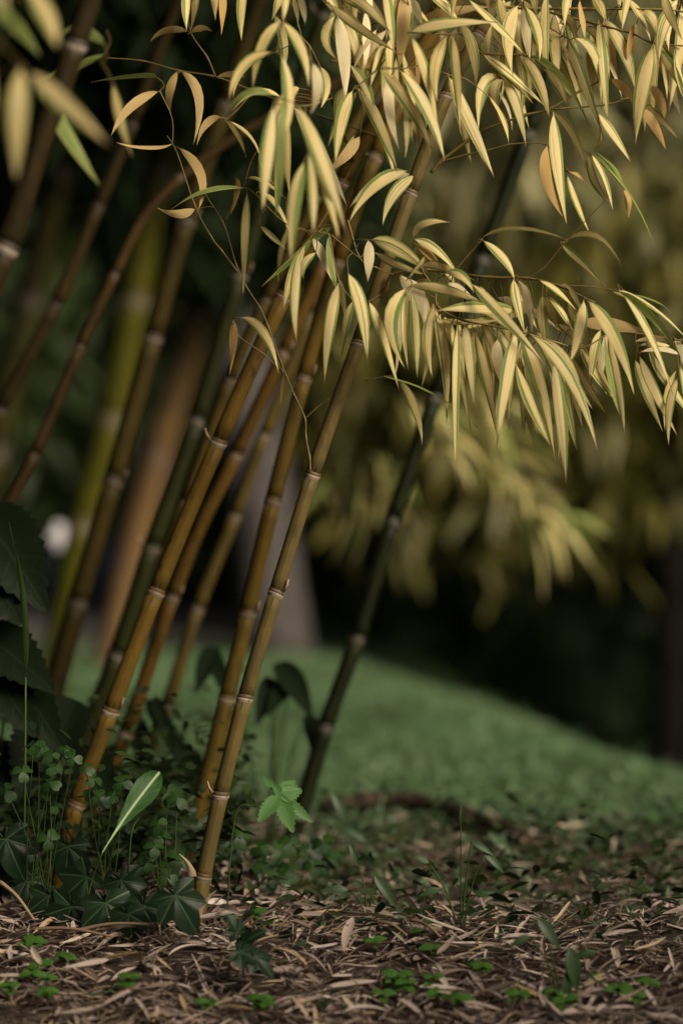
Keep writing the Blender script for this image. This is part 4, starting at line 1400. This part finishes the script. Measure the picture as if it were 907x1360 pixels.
dark_plant('broad toothed blackish leaves hanging beside the grass stalk', (-20, 1180), 2.46, [(-25, 680, 52, 790, 95), (-40, 720, 20, 810, 85), (-25, 840, 60, 900, 70), (-30, 870, 40, 960, 80), (10, 880, 75, 985, 60)])
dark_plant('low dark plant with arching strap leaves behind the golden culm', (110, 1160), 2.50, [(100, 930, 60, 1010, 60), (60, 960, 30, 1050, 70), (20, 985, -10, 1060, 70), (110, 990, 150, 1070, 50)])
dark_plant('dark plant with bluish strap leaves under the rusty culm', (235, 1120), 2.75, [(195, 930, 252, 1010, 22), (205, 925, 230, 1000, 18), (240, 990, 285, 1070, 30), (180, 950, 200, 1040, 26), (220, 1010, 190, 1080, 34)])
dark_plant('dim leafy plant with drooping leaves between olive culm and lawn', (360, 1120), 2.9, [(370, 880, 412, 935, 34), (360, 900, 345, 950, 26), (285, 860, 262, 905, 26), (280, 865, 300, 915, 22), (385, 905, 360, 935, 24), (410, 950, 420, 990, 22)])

gs = P(35, 890, 2.36)
gth = thing('grass_stalk', (gs.x, 2.36, H(gs.x, 2.36)), 'single bright green grass stalk in front of blackish leaves', 'grass stalk')
gl = blade(P(34, 900, 2.36), P(31, 800, 2.36), P(12, 693, 2.35), .0075, .5, VIEW)
o = link('blade', gl, M_STEM, gth)
stem_obj(gth, [Vector((P(30, 900, 2.36).x, 2.36, H(0, 2.36) - .003)), P(33, 1050, 2.36), P(34, 900, 2.36)], .0016, 'stalk')

# scattered broad weeds in the middle ground
def weed(px, py, label, leaves, m, group):
    g = G(px, py)
    th = thing('weed', g, label, 'weed', group)
    for (dx, dz, ang, L, W) in leaves:
        a = g + Vector((dx, 0, dz))
        stem_obj(th, [g, g.lerp(a, .5) + Vector((0, 0, .01)), a], .001, 'stalk')
        an = math.radians(ang)
        me = blade_leaf(lambda t: math.sin(math.pi * (.03 + .95 * t ** .75)) ** .9, L * .85, W * .75, 'leaf', .25, .3)
        place('leaf', me, th, a, (0, -1, .6), (math.cos(an), -.3, math.sin(an)), 1.0, m)


weed(748, 1338, 'leafy weed with drooping green leaves rising from the near litter', [(-.022, .078, -50, .038, .014), (.006, .052, -80, .044, .018), (-.03, .062, 200, .022, .010), (.004, .03, -95, .035, .012), (.012, .045, 20, .02, .010)], M_WEEDLEAF, 'weeds on the litter edge')
weed(612, 1245, 'slender weed with narrow upright stalk and small dark leaves', [(0, .105, 88, .026, .005), (.022, .08, -40, .030, .010), (-.03, .07, 150, .020, .009), (.01, .09, -25, .028, .009), (-.02, .045, 190, .024, .010), (.015, .04, 10, .02, .009)], M_WEEDLEAF, 'weeds on the litter edge')
weed(490, 1232, 'weed with bluish glossy leaves beside the pale twig', [(.005, .05, -50, .045, .013), (-.02, .035, 170, .03, .012), (.02, .02, -30, .03, .012), (-.01, .06, 110, .025, .010)], M_WEEDLEAF, 'weeds on the litter edge')
weed(430, 1160, 'weed with a bluish leaf behind the toothed plant', [(.01, .09, -60, .045, .014), (-.02, .06, 160, .03, .013), (.02, .05, -20, .035, .013)], M_WEEDLEAF, 'weeds on the litter edge')
weed(660, 1180, 'weed with arching dark leaf in the dim middle ground', [(-.01, .06, -35, .045, .014), (.01, .05, 160, .03, .012), (0, .03, 20, .035, .010)], M_WEEDLEAF, 'weeds on the litter edge')

# pale dry twigs in the litter
for (x0, y0, x1, y1, lab) in ((545, 1222, 585, 1245, 'short pale dry twig angled down beside the slender weed'), (500, 1225, 540, 1243, 'pale dry twig sticking up from litter by bluish weed'), (0, 1172, 45, 1222, 'broad dry brown stalk leaning over the litter by the ivy'),
                         (40, 1235, 150, 1245, 'long dry straw lying across the litter under the ivy'), (90, 1240, 200, 1228, 'dry golden straw lying under the dark ivy')):
    g0, g1 = G(x0, y0), G(x1, y1)
    Yt = 2.25
    a, b = P(x0, y0, Yt), P(x1, y1, Yt - .03)
    a.z = max(a.z, H(a.x, a.y) + .004); b.z = max(b.z, H(b.x, b.y) + .003)
    tag(link('dry_twig', tube('dry_twig', catmull([a, a.lerp(b, .5) + Vector((0, 0, .004)), b], 5), [.0022 - .0001 * i for i in range(11)], 7), M_SHEATH), lab, 'twig', 'dry twigs in the litter')

# fallen branch in the grass
fb = [G(430, 1085), G(500, 1080), G(570, 1086), (G(640, 1103)), G(700, 1125)]
fb = [p + Vector((0, 0, z)) for p, z in zip(fb, (.012, .018, .018, .012, .006))]
tag(link('fallen_branch', tube('fallen_branch', catmull(fb, 6), [.011 + .003 * math.sin(i * .5) * math.sin(i * 1.7) for i in range(25)], 10), M_BARKBROWN), 'dark brown dead branch lying curved at the edge of the lawn', 'branch')

# white blossom beyond the grove
wf = thing('white_flower', (P(85, 710, 5.6).x, 5.6, H(P(85, 710, 5.6).x, 5.6)), 'white blossom on a thin stem seen beyond the thick shadowed culm', 'flower')
hub = P(85, 712, 5.6)
stem_obj(wf, [Vector(wf.location), hub + Vector((.02, 0, -.15)), hub], .002)
for k in range(6):
    an = k * math.pi / 3
    me = blade_leaf(lambda t: math.sin(math.pi * (.05 + .9 * t)) ** .6, .034, .024, 'petal', .2, .2)
    place('petal', me, wf, hub, (0, -1, .3), (math.cos(an) * .9, -.2, math.sin(an)), 1.0, M_PETAL)

# ------------------------------------------------------------------ background trees and shrubs
def shade_tree(label, base, lean, r0, hgt_, crown_c, crown_r, nleaf, bark, seed, leafmat=None, group='trees round the lawn'):
    base = Vector((base[0], base[1], H(base[0], base[1]) - .05))
    th = thing('shade_tree', base, label, 'tree', group)
    top = base + Vector((lean[0], lean[1], hgt_))
    pts = [base, base.lerp(top, .25) + Vector((.01, 0, 0)), base.lerp(top, .5) + Vector((-.02, 0, 0)), base.lerp(top, .75), top]
    path = catmull(pts, 6)
    n = len(path)
    link('trunk', tube('trunk', path, [r0 * (1.12 - .12 * min(1, i / 2) - .25 * i / n) for i in range(n)], 16), bark, th)
    rr_ = random.Random(seed)
    cc = Vector(crown_c)
    for k in range(6):
        e = cc + Vector((rr_.uniform(-.7, .7) * crown_r[0], rr_.uniform(-.7, .7) * crown_r[1], rr_.uniform(-.3, .6) * crown_r[2]))
        s = path[int(n * rr_.uniform(.7, .98))]
        link('limb', tube('limb', catmull([s, s.lerp(e, .5) + Vector((0, 0, .15)), e], 5), [r0 * .5 * (1 - .8 * i / 10) for i in range(11)], 8), bark, th)
    foliage('crown', th, leafmat or M_CANOPY, nleaf, ell(crown_c, crown_r), 0.16, 0.08, (-.8, .3), seed, clumps=nleaf // 60, spread=.22, kind=True)
    return th


bT = P(372, 850, 6.9)
shade_tree('grey barked tree trunk leaning at the crest of the lawn', (bT.x, 6.9), (-.42, .1), .095, 3.2, (-.3, 8.2, 4.3), (2.2, 1.6, 1.2), 6000, M_BARKGREY, 31)
bT = P(885, 900, 8.3)
shade_tree('faint dark tree trunk standing in the gloom below the bank', (bT.x, 8.3), (.05, .1), .06, 3.4, (2.2, 7.5, 4.2), (2.2, 2.2, 1.2), 7000, M_BARKDARK, 32)
shade_tree('slim dark tree beyond the grove in deep shade', (-1.5, 8.4), (.1, .2), .09, 3.2, (-2.0, 7.6, 3.9), (2.4, 2.4, 1.3), 8000, M_BARKBROWN, 33)


def shrub(label, base, material, parts, stems, L, W, name='shrub', group='shrubs beyond the lawn', zdir=(-.98, -.45)):
    base = Vector((base[0], base[1], H(base[0], base[1])))
    th = thing(name, base, label, 'shrub', group)
    for i, (c, rad, n, seed) in enumerate(parts):
        foliage('foliage', th, material, n, ell(c, rad, .25), L, W, zdir, seed, clumps=max(8, n // 40), spread=.14)
    for (tx, ty, tz) in stems:
        t = Vector((tx, ty, tz))
        stem_obj(th, [base, base.lerp(t, .5) + Vector((0, 0, .25)), t], .011, 'stem', M_BARKDARK)
    return th


shrub('pale variegated bamboo thicket drooping above the bank', (1.9, 8.2), M_FARLEAF,
      [((1.05, 7.3, 1.90), (.95, .5, .95), 6500, 41), ((1.9, 7.9, 2.1), (.9, .5, 1.0), 3500, 42), ((.1, 8.0, 2.7), (.9, .45, .7), 3000, 43)],
      [(.8, 7.4, 1.8), (1.1, 7.2, 2.2), (1.7, 7.8, 2.1), (.6, 7.8, 2.6)], .21, .034, 'bamboo_thicket')
shrub('olive yellow shrub hanging over the dark hollow', (1.5, 7.6), M_OLIVE,
      [((.48, 7.0, .74), (.42, .3, .38), 1500, 44), ((1.15, 6.9, .98), (.55, .35, .42), 1500, 45), ((.05, 7.4, .85), (.3, .25, .35), 700, 48)],
      [(.5, 7.0, .8), (1.1, 6.9, 1.0), (.2, 7.3, .9)], .13, .034, 'olive_shrub')
shrub('dim green shrub far behind the culms', (-.95, 8.2), M_CANOPY,
      [((-.95, 8.2, .75), (.45, .4, .45), 1500, 46), ((-.45, 8.6, 1.0), (.35, .3, .5), 1000, 47)],
      [(-.9, 8.2, .9), (-.6, 8.3, 1.0)], .12, .045, 'green_shrub')


def hedge(label, lo, hi, n, seed, core=True):
    c = ((lo[0] + hi[0]) / 2, (lo[1] + hi[1]) / 2, H((lo[0] + hi[0]) / 2, lo[1]))
    th = thing('hedge', c, label, 'hedge', 'dark evergreen hedges closing the view')
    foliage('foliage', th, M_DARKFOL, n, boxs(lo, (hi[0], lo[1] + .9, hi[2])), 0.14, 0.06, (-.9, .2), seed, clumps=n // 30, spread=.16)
    # the dense inside of the hedge, lumpy and closed
    xs = np.linspace(lo[0] - .3, hi[0] + .3, 60); zs = np.linspace(lo[2] - .3, hi[2], 40)
    X, Z = np.meshgrid(xs, zs)
    Yc = lo[1] + .75 + .25 * np.sin(3.1 * X + 1.7 * Z) * np.cos(2.3 * Z - X) + .1 * np.sin(7 * X + 5 * Z)
    nf = X.size
    front = np.stack([X.ravel(), Yc.ravel(), Z.ravel()], 1)
    back = np.stack([X.ravel(), np.full(nf, hi[1] + .6), Z.ravel()], 1)
    ii = np.arange(nf).reshape(X.shape)
    f = [tuple(q) for q in np.stack([ii[:-1, :-1].ravel(), ii[:-1, 1:].ravel(), ii[1:, 1:].ravel(), ii[1:, :-1].ravel()], 1)]
    f += [tuple(q) for q in (np.stack([ii[:-1, :-1].ravel(), ii[1:, :-1].ravel(), ii[1:, 1:].ravel(), ii[:-1, 1:].ravel()], 1) + nf)]
    for edge in (ii[0], ii[-1], ii[:, 0], ii[:, -1]):
        for a, b in zip(edge[:-1], edge[1:]):
            f.append((a, b, b + nf, a + nf))
    link('inner_growth', mesh_np('inner_growth', np.concatenate([front, back]), f), M_DARKFOL, th)


hedge('dark evergreen hedge in the hollow behind the shrubs', (-.4, 8.6, -1.4), (5.5, 9.8, 6.0), 12000, 51)
hedge('dark evergreen hedge far behind the fat bamboo stems', (-6.5, 12.0, -.2), (-.2, 13.2, 6.5), 9000, 52)

# unseen bushes added on the right to keep the low sun off the ground
for i, (x, y, top, lab) in enumerate(((1.65, -.05, 1.52, 'unseen laurel bush added to shade the leaf litter'), (2.3, .55, 1.56, 'unseen laurel bush added to shade the sharp bamboo culm foot'), (2.75, 2.9, 1.0, 'unseen laurel bush added for shade at the top of the bank'), (3.0, 3.9, 1.3, 'unseen laurel bush added for shade halfway along the bank'), (2.4, 1.9, .95, 'unseen laurel bush added to shade the middle ground'), (3.2, 5.2, 1.7, 'unseen laurel bush added to shade the dark hollow'), (3.5, 6.6, 1.6, 'unseen laurel bush added for shade at the end of the bank'), (3.3, 8.0, 1.9, 'unseen laurel bush added to shade the evergreen hedge'))):
    zb = H(x, y)
    th = thing('shade_laurel', (x, y, zb), lab, 'bush', 'unseen laurel bushes added to block the sun')
    hh = (top - zb) / 2
    foliage('foliage', th, M_CANOPY, 3200, ell((x, y, zb + hh), (.75, .75, hh)), .11, .05, (-.6, .6), 70 + i, clumps=150, spread=.10)
    for k in range(4):
        e = Vector((x + rng.uniform(-.3, .3), y + rng.uniform(-.3, .3), top - .3))
        b0 = Vector((x, y, zb - .02))
        stem_obj(th, [b0, b0.lerp(e, .5) + Vector((.03, 0, 0)), e], .015, 'stem', M_BARKBROWN)

shade_tree('unseen spreading tree added to shade the bamboo grove from above', (-2.6, 1.0), (1.0, .6), .16, 3.0, (-1.7, 2.7, 3.4), (2.2, 2.6, .8), 8000, M_BARKGREY, 36)  # tree added out of view so its crown cuts the overhead sky light

# unseen bushes added on the left and behind to block sky light
for i, (x, y, top, lab) in enumerate(((-1.35, .1, 2.6, 'tall unseen yew bush added left of the camera to block sky light'), (-1.45, 1.5, 2.8, 'tall unseen yew bush added to shade the bamboo grove'), (-1.75, 3.0, 2.8, 'tall unseen yew bush added to shade the bowed thin culm'), (-2.1, 4.6, 2.8, 'tall unseen yew bush added to shade the fat bamboo stems'), (-.6, -1.4, 2.4, 'unseen yew bush added behind the camera to block sky light'))):
    zb = H(x, y)
    th = thing('shade_yew', (x, y, zb), lab, 'bush', 'unseen yew bushes added to block the sky')
    hh = (top - zb) / 2
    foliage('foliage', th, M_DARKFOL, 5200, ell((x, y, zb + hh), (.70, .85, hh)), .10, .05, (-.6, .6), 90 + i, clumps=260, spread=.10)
    for k in range(4):
        e = Vector((x + rng.uniform(-.3, .3), y + rng.uniform(-.3, .3), top - .4))
        b0 = Vector((x, y, zb - .02))
        stem_obj(th, [b0, b0.lerp(e, .5) + Vector((.03, 0, 0)), e], .02, 'stem', M_BARKBROWN)
